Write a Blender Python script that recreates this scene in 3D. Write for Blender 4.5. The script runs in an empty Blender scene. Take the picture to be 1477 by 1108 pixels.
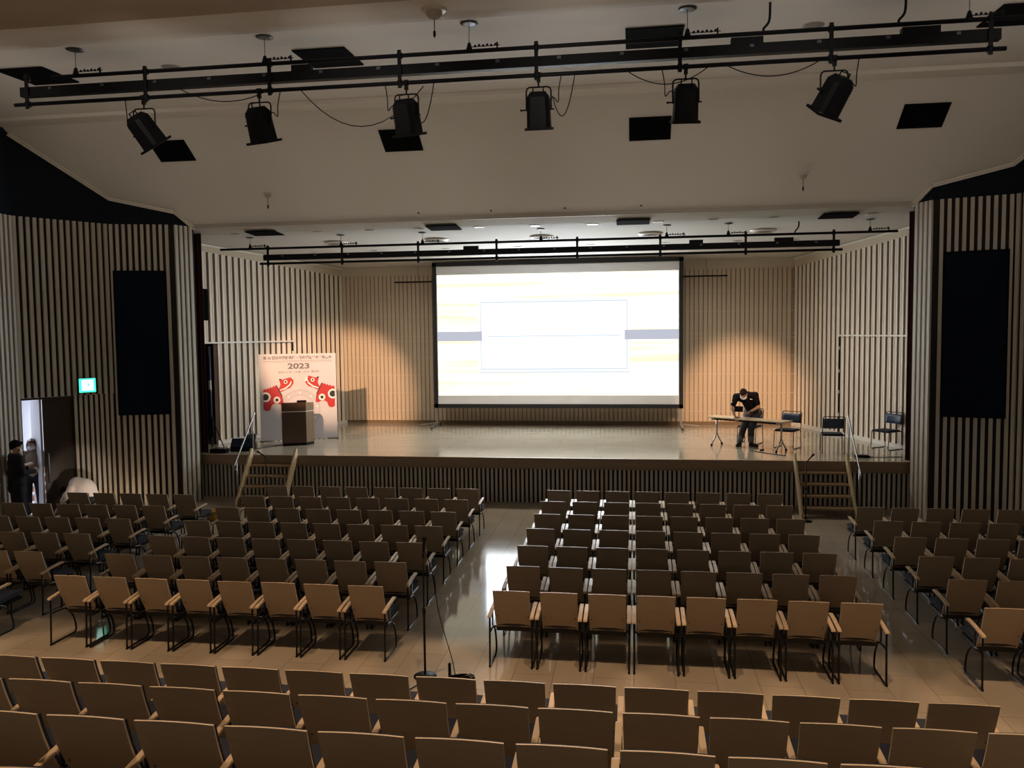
import bpy, bmesh, math, random
from mathutils import Vector, Matrix, Euler
random.seed(7)
PI = math.pi
S = bpy.context.scene
COL = S.collection
V = Vector
XC = -2.2            # centre line of the hall

# ------------------------------------------------------------------ camera
cam_d = bpy.data.cameras.new('camera'); cam = bpy.data.objects.new('camera', cam_d); COL.objects.link(cam)
F_PX, YAW, PITCH, ROLL, CAM_Z = 1185.8, 0.1469, 0.0630, -0.0115, 3.8655
cam_d.sensor_fit = 'HORIZONTAL'; cam_d.sensor_width = 36.0; cam_d.lens = F_PX / 1477 * 36.0
cam_d.clip_start = 0.05; cam_d.clip_end = 200
_f = V((-math.sin(YAW) * math.cos(PITCH), math.cos(YAW) * math.cos(PITCH), -math.sin(PITCH)))
_r = V((math.cos(YAW), math.sin(YAW), 0)); _u = _r.cross(_f)
_r2 = _r * math.cos(ROLL) + _u * math.sin(ROLL); _u2 = -_r * math.sin(ROLL) + _u * math.cos(ROLL)
cam.matrix_world = Matrix(((_r2.x, _u2.x, -_f.x, 0), (_r2.y, _u2.y, -_f.y, 0), (_r2.z, _u2.z, -_f.z, CAM_Z), (0, 0, 0, 1)))
S.camera = cam

# ------------------------------------------------------------------ world, exposure, lights
S.view_settings.view_transform = 'Standard'; S.view_settings.look = 'None'
S.view_settings.gamma = 1.0; S.view_settings.exposure = 0.66
try: S.view_settings.use_curve_mapping = False
except Exception: pass
w = bpy.data.worlds.new('world'); S.world = w; w.use_nodes = True
w.node_tree.nodes['Background'].inputs[0].default_value = (1.0, 0.87, 0.70, 1)
w.node_tree.nodes['Background'].inputs[1].default_value = 0.12
S.cycles.use_denoising = True
S.cycles.max_bounces = 7; S.cycles.diffuse_bounces = 4; S.cycles.glossy_bounces = 4
S.cycles.sample_clamp_indirect = 4.0

def lamp(name, kind, loc, target, energy, color, **kw):
    d = bpy.data.lights.new(name, kind); d.energy = energy; d.color = color
    for k, v in kw.items(): setattr(d, k, v)
    o = bpy.data.objects.new(name, d); COL.objects.link(o); o.location = loc
    o.rotation_euler = (V(target) - V(loc)).to_track_quat('-Z', 'Y').to_euler()
    return o
SCREEN_E = 11.0
WARM = (1.0, 0.62, 0.34)
# warm downlights in the hall ceiling over the raised rows
for x in (-11.2, -9.6, -8.0, -6.4, -4.8, -3.2, -1.6, 0.0, 1.6, 3.2, 4.8, 6.4):
    lamp('hall_downlight', 'SPOT', (x, 7.5, 7.7), (x, 7.95, 0), 380, (1.0, 0.66, 0.40), spot_size=math.radians(32), spot_blend=0.25, shadow_soft_size=0.12)
for x in (-9.5, -7.0, -4.6, XC, 0.2, 2.6, 5.1):
    lamp('seat_downlight', 'SPOT', (x, 4.9, 7.7), (x, 5.0, 0), 280, (1.0, 0.70, 0.44), spot_size=math.radians(56), spot_blend=0.6, shadow_soft_size=0.12)
# light of the rear of the hall, behind the camera
lamp('rear_hall_light', 'AREA', (XC, -4.5, 5.2), (XC, 9, 6.6), 30, (1.0, 0.80, 0.58), shape='RECTANGLE', size=18, size_y=3)
for x in (-9.2, -6.4, -3.6, -0.8, 2.0, 4.8):  # added fill without any fitting, brightens the sloping bulkhead and ceiling
    lamp('bulkhead_fill', 'SPOT', (x, 8.6, 6.9), (x, 16.6, 7.45), 68, (1.0, 0.87, 0.73), spot_size=math.radians(62), spot_blend=1.0, shadow_soft_size=0.5)
# the two fresnels of the front rig that are switched on
lamp('stage_spot_left', 'SPOT', (-6.97, 11.42, 6.62), (-8.8, 24.0, 2.12), 4200, (1.0, 0.59, 0.35), spot_size=math.radians(20), spot_blend=0.6, shadow_soft_size=0.05)
lamp('stage_spot_right', 'SPOT', (2.50, 11.42, 6.62), (3.1, 24.0, 1.95), 3800, (1.0, 0.58, 0.33), spot_size=math.radians(18), spot_blend=0.7, shadow_soft_size=0.05)
# dimmed downlights in the stage ceiling
for x in (-6.4, -3.6, -0.8, 2.0):
    lamp('stage_downlight', 'SPOT', (x, 20.6, 6.0), (x, 20.6, 0), 150, (1.0, 0.90, 0.76), spot_size=math.radians(172), spot_blend=1.0, shadow_soft_size=0.3)
# corridor light beyond the left door
lamp('corridor_light', 'AREA', (-14.6, 16.6, 2.75), (-14.4, 16.4, 0), 60, (0.80, 0.86, 1.0), shape='RECTANGLE', size=1.2, size_y=1.6)

# unseen warm fills added to brighten the crouching person and nearby slats
lamp('crouch_fill', 'SPOT', (-10.75, 15.15, 0.55), (-11.72, 16.0, 0.72), 14, (1.0, 0.80, 0.66), spot_size=math.radians(48), spot_blend=0.5, shadow_soft_size=0.04)
lamp('crouch_fill', 'POINT', (-11.15, 16.45, 0.22), (-11.7, 15.9, 0.5), 3.5, (1.0, 0.72, 0.45), shadow_soft_size=0.03)

# ------------------------------------------------------------------ materials
def mat(name, color, rough=0.6, metal=0.0, noise=0.0, nscale=6.0, stretch=(1, 1, 1), bump=0.0, emis=None, estr=0.0, spec=0.5, coat=0.0):
    m = bpy.data.materials.new(name); m.use_nodes = True; nt = m.node_tree; b = nt.nodes['Principled BSDF']
    b.inputs['Base Color'].default_value = (*color, 1); b.inputs['Roughness'].default_value = rough
    b.inputs['Metallic'].default_value = metal; b.inputs['Specular IOR Level'].default_value = spec
    if coat: b.inputs['Coat Weight'].default_value = coat; b.inputs['Coat Roughness'].default_value = 0.1
    if noise or bump:
        tc = nt.nodes.new('ShaderNodeTexCoord'); mp = nt.nodes.new('ShaderNodeMapping'); nz = nt.nodes.new('ShaderNodeTexNoise')
        mp.inputs['Scale'].default_value = stretch; nz.inputs['Scale'].default_value = nscale; nz.inputs['Detail'].default_value = 5
        nt.links.new(tc.outputs['Object'], mp.inputs[0]); nt.links.new(mp.outputs[0], nz.inputs['Vector'])
        if noise:
            mx = nt.nodes.new('ShaderNodeMix'); mx.data_type = 'RGBA'
            mx.inputs[6].default_value = (*[max(0, c * (1 - noise)) for c in color], 1)
            mx.inputs[7].default_value = (*[min(1, c * (1 + noise)) for c in color], 1)
            nt.links.new(nz.outputs['Fac'], mx.inputs[0]); nt.links.new(mx.outputs[2], b.inputs['Base Color'])
        if bump:
            bp = nt.nodes.new('ShaderNodeBump'); bp.inputs['Strength'].default_value = bump; bp.inputs['Distance'].default_value = 0.01
            nt.links.new(nz.outputs['Fac'], bp.inputs['Height']); nt.links.new(bp.outputs[0], b.inputs['Normal'])
    if emis: b.inputs['Emission Color'].default_value = (*emis, 1); b.inputs['Emission Strength'].default_value = estr
    return m

def plank_floor(name, c1, c2, rough, bw, bh, scale=1.0, rot=0.0, mortar=(0.2, 0.15, 0.1), spec=0.5):
    m = bpy.data.materials.new(name); m.use_nodes = True; nt = m.node_tree; b = nt.nodes['Principled BSDF']
    tc = nt.nodes.new('ShaderNodeTexCoord'); mp = nt.nodes.new('ShaderNodeMapping'); mp.inputs['Rotation'].default_value = (0, 0, rot)
    br = nt.nodes.new('ShaderNodeTexBrick'); br.inputs['Color1'].default_value = (*c1, 1); br.inputs['Color2'].default_value = (*c2, 1)
    br.inputs['Mortar'].default_value = (*mortar, 1); br.inputs['Mortar Size'].default_value = 0.004; br.inputs['Scale'].default_value = scale
    br.inputs['Brick Width'].default_value = bw; br.inputs['Row Height'].default_value = bh; br.inputs['Bias'].default_value = 0.0
    nz = nt.nodes.new('ShaderNodeTexNoise'); nz.inputs['Scale'].default_value = 1.6; nz.inputs['Detail'].default_value = 6
    mx = nt.nodes.new('ShaderNodeMix'); mx.data_type = 'RGBA'; mx.blend_type = 'MULTIPLY'; mx.inputs[0].default_value = 0.25
    nt.links.new(tc.outputs['Object'], mp.inputs[0]); nt.links.new(mp.outputs[0], br.inputs[0]); nt.links.new(mp.outputs[0], nz.inputs[0])
    nt.links.new(br.outputs[0], mx.inputs[6]); nt.links.new(nz.outputs['Fac'], mx.inputs[7]); nt.links.new(mx.outputs[2], b.inputs['Base Color'])
    mr = nt.nodes.new('ShaderNodeMapRange'); mr.inputs['To Min'].default_value = rough * 0.7; mr.inputs['To Max'].default_value = rough * 1.3
    nt.links.new(nz.outputs['Fac'], mr.inputs[0]); nt.links.new(mr.outputs[0], b.inputs['Roughness'])
    bp = nt.nodes.new('ShaderNodeBump'); bp.inputs['Strength'].default_value = 0.03; bp.inputs['Distance'].default_value = 0.004
    nt.links.new(br.outputs['Fac'], bp.inputs['Height']); bp.invert = True; nt.links.new(bp.outputs[0], b.inputs['Normal'])
    b.inputs['Specular IOR Level'].default_value = spec
    return m

M = {}
M['hall_floor'] = plank_floor('hall_floor', (0.46, 0.39, 0.30), (0.40, 0.335, 0.255), 0.085, 0.9, 0.45, mortar=(0.25, 0.2, 0.15), rot=PI / 2, spec=0.13)
M['stage_floor'] = plank_floor('stage_floor', (0.47, 0.43, 0.345), (0.42, 0.38, 0.295), 0.11, 1.8, 0.09, mortar=(0.3, 0.2, 0.12), spec=0.6)
M['ceiling'] = mat('ceiling_paint', (0.90, 0.875, 0.83), 0.75, noise=0.03, nscale=0.6)
M['ceiling_brown'] = mat('ceiling_brown', (0.42, 0.33, 0.24), 0.7, noise=0.05, nscale=1)
M['stage_ceiling'] = mat('stage_ceiling_paint', (0.60, 0.59, 0.56), 0.8)
M['plaster'] = mat('stage_plaster', (0.62, 0.54, 0.42), 0.8, noise=0.03)
M['slat'] = mat('slat_wood', (0.60, 0.555, 0.49), 0.5, noise=0.16, nscale=3, stretch=(8, 8, 0.5))
M['slat_stage'] = mat('slat_stage_wood', (0.88, 0.80, 0.67), 0.5, noise=0.03, nscale=2)
M['slat_shell'] = mat('shell_panel_wood', (0.62, 0.51, 0.38), 0.45, noise=0.04, nscale=2)
M['shell_gap'] = mat('shell_gap', (0.40, 0.29, 0.19), 0.6)
M['gap_black'] = mat('gap_black', (0.012, 0.009, 0.008), 0.8)
M['gap_brown'] = mat('gap_brown', (0.085, 0.038, 0.02), 0.7)
M['black_wall'] = mat('black_wall', (0.013, 0.018, 0.027), 0.85, noise=0.1, spec=0.1)
M['black_cloth'] = mat('black_grille', (0.008, 0.013, 0.026), 0.95, noise=0.2, nscale=40, spec=0.1)
M['hatch'] = mat('hatch_black', (0.005, 0.005, 0.006), 0.95, spec=0.05)
M['metal_black'] = mat('metal_black', (0.007, 0.0075, 0.010), 0.5, spec=0.12)
M['metal_grey'] = mat('metal_grey', (0.10, 0.11, 0.13), 0.4, metal=0.6)
M['chrome'] = mat('chrome', (0.40, 0.40, 0.42), 0.36, metal=1.0)
M['alu'] = mat('aluminium', (0.45, 0.45, 0.46), 0.35, metal=0.9)
M['fascia'] = mat('stage_fascia_wood', (0.26, 0.18, 0.115), 0.4, noise=0.18, nscale=4, stretch=(0.6, 4, 8))
M['tread'] = mat('tread_wood', (0.34, 0.23, 0.13), 0.45, noise=0.15, nscale=4, stretch=(0.8, 6, 6))
M['stringer'] = mat('stringer_wood', (0.62, 0.50, 0.31), 0.45, noise=0.12, nscale=4, stretch=(5, 1, 1))
M['ply'] = mat('seat_plywood', (0.40, 0.305, 0.21), 0.42, noise=0.10, nscale=5, stretch=(1, 1, 7))
M['ply_side'] = mat('plywood_edge', (0.78, 0.60, 0.42), 0.4)
M['ply_edge'] = mat('armrest_wood', (0.62, 0.46, 0.30), 0.32, noise=0.10, nscale=6, stretch=(6, 1, 1))
M['fabric_blue'] = mat('seat_fabric', (0.012, 0.016, 0.032), 0.9, noise=0.2, nscale=60)
M['chair_leg'] = mat('chair_leg', (0.014, 0.014, 0.016), 0.28, metal=0.5)
M['screw'] = mat('screw', (0.05, 0.035, 0.03), 0.4, metal=0.8)
M['podium'] = mat('podium_veneer', (0.075, 0.042, 0.026), 0.35, noise=0.2, nscale=4, stretch=(5, 5, 0.6))
M['podium_side'] = mat('podium_lit_veneer', (0.20, 0.135, 0.075), 0.35, noise=0.15, nscale=4, stretch=(5, 5, 0.6))  # paler because the angled side faces the light; brightness put into the colour
M['white'] = mat('white', (0.85, 0.85, 0.86), 0.6)
M['poster'] = mat('poster_paper', (0.62, 0.61, 0.66), 0.55)
M['red'] = mat('poster_red', (0.50, 0.035, 0.04), 0.5)
M['ink'] = mat('poster_ink', (0.03, 0.03, 0.035), 0.5)
M['ink_soft'] = mat('poster_grey_ink', (0.16, 0.15, 0.17), 0.5)
M['ring'] = mat('poster_ring', (0.58, 0.56, 0.62), 0.5)
M['ring_line'] = mat('poster_ring_line', (0.42, 0.38, 0.42), 0.5)
M['curtain'] = mat('curtain_maroon', (0.055, 0.008, 0.014), 0.95)
M['skin'] = mat('skin', (0.52, 0.32, 0.22), 0.55, noise=0.05)
M['hair'] = mat('hair_black', (0.012, 0.009, 0.008), 0.85, spec=0.1, noise=0.3, nscale=80)
M['hair_brown'] = mat('hair_brown', (0.10, 0.03, 0.015), 0.45, noise=0.3, nscale=80)
M['shirt_black'] = mat('shirt_black', (0.006, 0.006, 0.008), 0.95, spec=0.1, bump=0.2, nscale=14)
M['jeans'] = mat('trousers_grey', (0.055, 0.058, 0.068), 0.8, bump=0.2, nscale=16)
M['jeans_cuff'] = mat('trousers_cuff', (0.20, 0.20, 0.21), 0.85)
M['shoe'] = mat('shoe_black', (0.012, 0.012, 0.012), 0.4)
M['shirt_white'] = mat('shirt_white', (0.80, 0.72, 0.66), 0.8, bump=0.3, nscale=10)
M['blouse'] = mat('blouse_beige', (0.34, 0.27, 0.21), 0.85, bump=0.2, nscale=12)
M['suit'] = mat('suit_navy', (0.010, 0.011, 0.018), 0.85)
M['pants_dark'] = mat('trousers_dark', (0.012, 0.012, 0.018), 0.85)
M['maskc'] = mat('mask_white', (0.82, 0.84, 0.88), 0.8)
M['eye_white'] = mat('eye_white', (0.8, 0.8, 0.8), 0.3)
M['table_top'] = mat('table_top', (0.78, 0.62, 0.43), 0.35, noise=0.06)
M['tablet'] = mat('tablet_black', (0.008, 0.008, 0.01), 0.15)
M['chair_blue'] = mat('chair_vinyl_blue', (0.035, 0.06, 0.11), 0.4)
M['bucket'] = mat('bucket_grey', (0.10, 0.11, 0.12), 0.5)
M['door_brown'] = mat('door_brown', (0.035, 0.022, 0.014), 0.45, noise=0.15, stretch=(4, 4, 0.6))
M['corr_wall'] = mat('corridor_wall', (0.70, 0.71, 0.75), 0.7)
M['corr_step'] = mat('corridor_step', (0.62, 0.27, 0.12), 0.5)
M['corr_nose'] = mat('corridor_nosing', (0.75, 0.70, 0.66), 0.5)
M['screen_frame'] = mat('screen_frame', (0.012, 0.012, 0.016), 0.7)
M['screen_cloth'] = mat('screen_cloth', (0.82, 0.82, 0.84), 0.8)
M['lens'] = mat('fresnel_lens', (0.25, 0.25, 0.25), 0.15, metal=0.2)
M['lens_lit'] = mat('fresnel_lens_lit', (0.5, 0.4, 0.3), 0.3, emis=(1.0, 0.55, 0.25), estr=6)
M['exit_green'] = mat('exit_sign_green', (0.02, 0.5, 0.3), 0.4, emis=(0.05, 1.0, 0.55), estr=1.3)
M['exit_white'] = mat('exit_sign_white', (0.8, 0.9, 0.85), 0.4, emis=(0.72, 1.0, 0.90), estr=2.6)
M['yellow'] = mat('basket_yellow', (0.60, 0.34, 0.06), 0.5)
M['trim_grey'] = mat('trim_grey', (0.5, 0.47, 0.42), 0.5)
M['trim_pale'] = mat('trim_pale', (0.82, 0.79, 0.72), 0.4)
M['vent'] = mat('vent_grey', (0.33, 0.31, 0.30), 0.5)
M['vent_dark'] = mat('vent_dark', (0.08, 0.08, 0.08), 0.6)
M['lamp_can'] = mat('downlight_rim', (0.75, 0.73, 0.70), 0.35, metal=0.2)

def emis_mat(name, col, strength, streak=None):
    m = bpy.data.materials.new(name); m.use_nodes = True; nt = m.node_tree; nt.nodes.clear()
    out = nt.nodes.new('ShaderNodeOutputMaterial'); e = nt.nodes.new('ShaderNodeEmission')
    e.inputs[0].default_value = (*col, 1); e.inputs[1].default_value = strength; nt.links.new(e.outputs[0], out.inputs[0])
    if streak:
        tc = nt.nodes.new('ShaderNodeTexCoord'); mp = nt.nodes.new('ShaderNodeMapping'); mp.inputs['Scale'].default_value = (0.10, 1, 3.6)
        nz = nt.nodes.new('ShaderNodeTexNoise'); nz.inputs['Scale'].default_value = 1.2; nz.inputs['Detail'].default_value = 5
        mx = nt.nodes.new('ShaderNodeMix'); mx.data_type = 'RGBA'; mx.inputs[6].default_value = (*col, 1); mx.inputs[7].default_value = (*streak, 1)
        rp = nt.nodes.new('ShaderNodeMapRange'); rp.inputs[1].default_value = 0.36; rp.inputs[2].default_value = 0.62
        nt.links.new(tc.outputs['Object'], mp.inputs[0]); nt.links.new(mp.outputs[0], nz.inputs[0]); nt.links.new(nz.outputs['Fac'], rp.inputs[0])
        nt.links.new(rp.outputs[0], mx.inputs[0]); nt.links.new(mx.outputs[2], e.inputs[0])
    return m
M['slide_wood'] = emis_mat('slide_wood', (0.125, 0.12, 0.095), SCREEN_E, (0.072, 0.063, 0.042))
M['slide_card'] = emis_mat('slide_card', (0.84, 0.92, 1.0), SCREEN_E)
M['slide_margin'] = emis_mat('slide_margin', (0.92, 0.96, 1.0), 1.0)
M['slide_edge'] = emis_mat('slide_edge', (0.44, 0.50, 0.56), 1.0)
M['slide_grey'] = emis_mat('slide_grey', (0.345, 0.355, 0.42), 1.0)

# ------------------------------------------------------------------ mesh helpers
class MB:
    def __init__(s): s.v = []; s.f = []; s.mi = []; s.sm = []
    def add(s, vs, fs, mi=0, smooth=False):
        n = len(s.v); s.v += [tuple(p) for p in vs]
        for f in fs: s.f.append([n + i for i in f]); s.mi.append(mi); s.sm.append(smooth)
        return s
    def box(s, c, size, rz=0.0, mi=0, rot=None):
        hx, hy, hz = [k / 2 for k in size]; R = rot if rot is not None else Matrix.Rotation(rz, 3, 'Z')
        pts = [V(c) + R @ V((a * hx, b * hy, d * hz)) for a in (-1, 1) for b in (-1, 1) for d in (-1, 1)]
        return s.add(pts, [(0, 1, 3, 2), (4, 6, 7, 5), (0, 4, 5, 1), (2, 3, 7, 6), (0, 2, 6, 4), (1, 5, 7, 3)], mi)
    def hexa(s, bottom, top, mi=0):
        n = len(bottom); f = [tuple(range(n))[::-1], tuple(range(n, 2 * n))]
        for i in range(n): j = (i + 1) % n; f.append((i, j, n + j, n + i))
        return s.add(list(bottom) + list(top), f, mi)
    def prism(s, pts, z0, z1, mi=0):
        return s.hexa([(p[0], p[1], z0) for p in pts], [(p[0], p[1], z1) for p in pts], mi)
    def tube(s, path, r, seg=8, mi=0, closed=False, cap=True):
        path = [V(p) for p in path]; n = len(path); rs = r if isinstance(r, (list, tuple)) else [r] * n
        vs = []; prev = None
        for i, p in enumerate(path):
            if closed: t = (path[(i + 1) % n] - path[i - 1])
            elif i == 0: t = path[1] - path[0]
            elif i == n - 1: t = path[-1] - path[-2]
            else: t = (path[i + 1] - p).normalized() + (p - path[i - 1]).normalized()
            t = t.normalized() if t.length > 1e-9 else V((0, 0, 1))
            if prev is None:
                a = V((0, 0, 1)) if abs(t.z) < 0.9 else V((1, 0, 0)); nx = t.cross(a).normalized()
            else:
                nx = prev - t * prev.dot(t); nx = nx.normalized() if nx.length > 1e-6 else t.orthogonal().normalized()
            prev = nx; ny = t.cross(nx)
            for k in range(seg):
                a = 2 * PI * k / seg; vs.append(p + (nx * math.cos(a) + ny * math.sin(a)) * rs[i])
        fs = []
        for i in range(n if closed else n - 1):
            j = (i + 1) % n
            for k in range(seg): l = (k + 1) % seg; fs.append((i * seg + k, i * seg + l, j * seg + l, j * seg + k))
        if cap and not closed: fs.append(tuple(range(seg))[::-1]); fs.append(tuple((n - 1) * seg + k for k in range(seg)))
        return s.add(vs, fs, mi, True)
    def cyl(s, p0, p1, r, seg=12, mi=0): return s.tube([p0, p1], r, seg, mi)
    def lathe(s, prof, c=(0, 0, 0), seg=24, mi=0, rot=None):
        vs = []; R = rot if rot is not None else Matrix.Identity(3)
        for (r, z) in prof:
            for k in range(seg): a = 2 * PI * k / seg; vs.append(V(c) + R @ V((r * math.cos(a), r * math.sin(a), z)))
        fs = []
        for i in range(len(prof) - 1):
            for k in range(seg): l = (k + 1) % seg; fs.append((i * seg + k, i * seg + l, (i + 1) * seg + l, (i + 1) * seg + k))
        return s.add(vs, fs, mi, True)
    def grid(s, fn, nu, nv, mi=0, smooth=True):
        vs = [fn(i / nu, j / nv) for j in range(nv + 1) for i in range(nu + 1)]
        return s.add(vs, [(j * (nu + 1) + i, j * (nu + 1) + i + 1, (j + 1) * (nu + 1) + i + 1, (j + 1) * (nu + 1) + i) for j in range(nv) for i in range(nu)], mi, smooth)
    def sphere(s, c, r, seg=16, rings=10, mi=0, rot=None):
        if not isinstance(r, (tuple, list)): r = (r, r, r)
        R = rot if rot is not None else Matrix.Identity(3); vs = []
        for i in range(rings + 1):
            t = PI * i / rings
            for k in range(seg):
                a = 2 * PI * k / seg; vs.append(V(c) + R @ V((r[0] * math.sin(t) * math.cos(a), r[1] * math.sin(t) * math.sin(a), r[2] * math.cos(t))))
        fs = []
        for i in range(rings):
            for k in range(seg): l = (k + 1) % seg; fs.append((i * seg + k, (i + 1) * seg + k, (i + 1) * seg + l, i * seg + l))
        return s.add(vs, fs, mi, True)
    def build(s, name, mats, parent=None, bevel=0.0, fix=True):
        me = bpy.data.meshes.new(name); me.from_pydata(s.v, [], s.f)
        if not isinstance(mats, (list, tuple)): mats = [mats]
        for m in mats: me.materials.append(m)
        for i, p in enumerate(me.polygons): p.material_index = s.mi[i]; p.use_smooth = s.sm[i]
        if fix:
            bm = bmesh.new(); bm.from_mesh(me); bmesh.ops.remove_doubles(bm, verts=bm.verts, dist=1e-6)
            bmesh.ops.recalc_face_normals(bm, faces=bm.faces)
            if bevel: bmesh.ops.bevel(bm, geom=bm.edges[:], offset=bevel, segments=2, affect='EDGES', clamp_overlap=True)
            bm.to_mesh(me); bm.free()
        o = bpy.data.objects.new(name, me); COL.objects.link(o)
        if parent is not None: o.parent = parent
        return o

def tag(o, label, cat, group=None, kind=None):
    o['label'] = label; o['category'] = cat
    if group: o['group'] = group
    if kind: o['kind'] = kind
    return o
def empty(name, loc, label, cat, rz=0.0, group=None):
    o = bpy.data.objects.new(name, None); COL.objects.link(o); o.location = loc; o.rotation_euler = (0, 0, rz)
    o.empty_display_size = 0.2
    return tag(o, label, cat, group)
def struct(o): o['kind'] = 'structure'; return o
def copy_tree(o, parent=None):
    c = o.copy(); COL.objects.link(c)
    if parent is not None: c.parent = parent
    for ch in list(o.children): copy_tree(ch, c)
    return c
def bezier(p0, p1, p2, p3, n=10):
    p0, p1, p2, p3 = map(V, (p0, p1, p2, p3)); out = []
    for i in range(n + 1):
        t = i / n; out.append(p0 * (1 - t) ** 3 + p1 * 3 * t * (1 - t) ** 2 + p2 * 3 * t * t * (1 - t) + p3 * t ** 3)
    return out
def smooth_path(pts, n=6):
    P = [V(p) for p in pts]; P = [P[0]] + P + [P[-1]]; out = []
    for i in range(1, len(P) - 2):
        for k in range(n):
            t = k / n; a, b, c, d = P[i - 1], P[i], P[i + 1], P[i + 2]
            out.append(0.5 * ((2 * b) + (-a + c) * t + (2 * a - 5 * b + 4 * c - d) * t * t + (-a + 3 * b - 3 * c + d) * t ** 3))
    out.append(P[-2]); return out

# ------------------------------------------------------------------ SETTING: floor, stage, ceiling
STAGE_Z = 1.05; STAGE_Y = 18.12; BACK_Y = 24.9
struct(MB().box((XC, 7.5, -0.1), (28, 23, 0.2)).build('floor', M['hall_floor']))
# raised rows near the camera
for i, (y0, z) in enumerate(((5.95, 0.248), (4.93, 0.525), (3.92, 0.80), (2.9, 1.07))):
    y1 = y0 + 1.0 if i else 6.98
    struct(MB().box((XC, (y0 + y1) / 2 - (0.0 if i else 0), z / 2), (21.6, y1 - y0 - 0.002, z)).build('floor', M['hall_floor']))
struct(MB().box((XC, 1.1, 0.67), (21.6, 3.58, 1.34)).build('floor', M['hall_floor']))
# stage: boards, timber nosing, slatted front
struct(MB().box((XC, (STAGE_Y + 0.06 + 27) / 2, STAGE_Z - 0.09), (19, 27 - STAGE_Y - 0.06, 0.18)).build('floor', M['stage_floor']))
fm = MB(); fm.box((XC, STAGE_Y + 0.03, STAGE_Z - 0.10), (16.3, 0.06, 0.20)); fm.box((XC, STAGE_Y + 0.15, STAGE_Z - 0.225), (16.3, 0.24, 0.05))
struct(fm.build('trim_1', M['fascia']))
def slat_wall(name, p0, p1, z0, z1, pitch, width, depth, slat_m, gap_m, side=1, battens=(), start=0.0, back=0.03, rib=False):
    """slatted wall from p0 to p1; side=+1: slats stand on the left hand of p0->p1"""
    p0 = V((p0[0], p0[1], 0)); p1 = V((p1[0], p1[1], 0)); d = (p1 - p0); L = d.length; d.normalize(); n = V((-d.y, d.x, 0)) * side
    zf0 = z0 if callable(z0) else (lambda y, c=z0: c); zf1 = z1 if callable(z1) else (lambda y, c=z1: c)
    mb = MB()
    def blk(s0, s1, a, b, mi, lo=None, hi=None):
        q = [p0 + d * s0 + n * a, p0 + d * s1 + n * a, p0 + d * s1 + n * b, p0 + d * s0 + n * b]
        mb.hexa([(p.x, p.y, zf0(p.y) if lo is None else lo) for p in q], [(p.x, p.y, zf1(p.y) if hi is None else hi) for p in q], mi)
    blk(0, L, -back, 0, 1)
    s = start
    while s + width <= L + 1e-6:
        if rib:
            blk(s, s + width, 0, depth * 0.5, 0); blk(s, s + width * 0.3, depth * 0.5, depth, 0); blk(s + width * 0.7, s + width, depth * 0.5, depth, 0)
        else: blk(s, s + width, 0, depth, 0)
        s += pitch
    for z in battens: blk(0, L, 0, depth * 0.55, 0, z, z + 0.022)
    return struct(mb.build(name, [slat_m, gap_m]))
slat_wall('wall_stage_front', (XC - 8.1, 18.34), (XC + 8.1, 18.34), 0, 0.83, 0.0997, 0.053, 0.03, M['slat'], M['gap_black'], side=-1)

SL_T = 6.37
HP = [(7.86, 17.92), (8.07, 17.44), (9.38, 17.02), (10.45, 15.40), (10.42, 13.6), (11.3, 12.6), (11.3, -3)]
def side_pt(sg, i): return (XC + sg * HP[i][0], HP[i][1])
for sg, nm in ((-1, 'left'), (1, 'right')):
    P = [side_pt(sg, i) for i in range(len(HP))]
    sd = 1 if sg > 0 else -1
    # facets: 0-1 lit return, 1-2 loudspeaker facet, 2-3 door facet, 3-4 ...
    slat_wall('wall_' + nm, P[1], P[0], 0, SL_T, 0.124, 0.070, 0.045, M['slat'], M['gap_black'], side=sd, start=0.01)
    slat_wall('wall_' + nm, P[2], P[1], 0, SL_T, 0.131, 0.068, 0.045, M['slat'], M['gap_black'], side=sd, start=0.02)
    if sg > 0:
        slat_wall('wall_' + nm, P[3], P[2], 0, SL_T, 0.130, 0.068, 0.045, M['slat'], M['gap_black'], side=sd)
    else:
        d = (V((*P[2], 0)) - V((*P[3], 0))).normalized(); L = (V((*P[2], 0)) - V((*P[3], 0))).length
        q = V((*P[3], 0)) + d * 1.05
        slat_wall('wall_left', P[3], P[2], 2.6, SL_T, 0.130, 0.068, 0.055, M['slat'], M['gap_black'], side=sd)
        slat_wall('wall_left', (q.x, q.y), P[2], 0, 2.6, 0.110, 0.058, 0.030, M['slat'], M['gap_black'], side=sd)
    slat_wall('wall_' + nm, P[4], P[3], 0, SL_T, 0.130, 0.068, 0.045, M['slat'], M['gap_black'], side=sd)
    slat_wall('wall_' + nm, P[5], P[4], 0, SL_T, 0.130, 0.068, 0.045, M['slat'], M['gap_black'], side=sd)
    slat_wall('wall_' + nm, P[6], P[5], 0, SL_T, 0.3, 0.16, 0.045, M['slat'], M['gap_black'], side=sd)
    # black upper wall
    mb = MB()
    for i in range(len(P) - 1):
        a, b = V((*P[i], 0)), V((*P[i + 1], 0)); d = (b - a).normalized(); n = V((-d.y, d.x, 0)) * (1 if sg < 0 else -1)
        # outward offset
        o = -n * 0.02 if False else n * 0.0
        outw = V((sg, 0.15, 0)); n = n if n.dot(outw) > 0 else -n
        a = a - d * 0.03; b = b + d * 0.03; q = [a + n * 0.01, b + n * 0.01, b + n * 0.12, a + n * 0.12]
        mb.hexa([(p.x, p.y, SL_T - 0.01) for p in q], [(p.x, p.y, 8.3 if p.y < 17 else 8.3) for p in q])
    struct(mb.build('wall_' + nm, M['black_wall']))

def ceil_z(y):   # height of the sloping ceiling in front of the stage
    return 6.42 + 0.672 * (17.85 - y)
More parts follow.
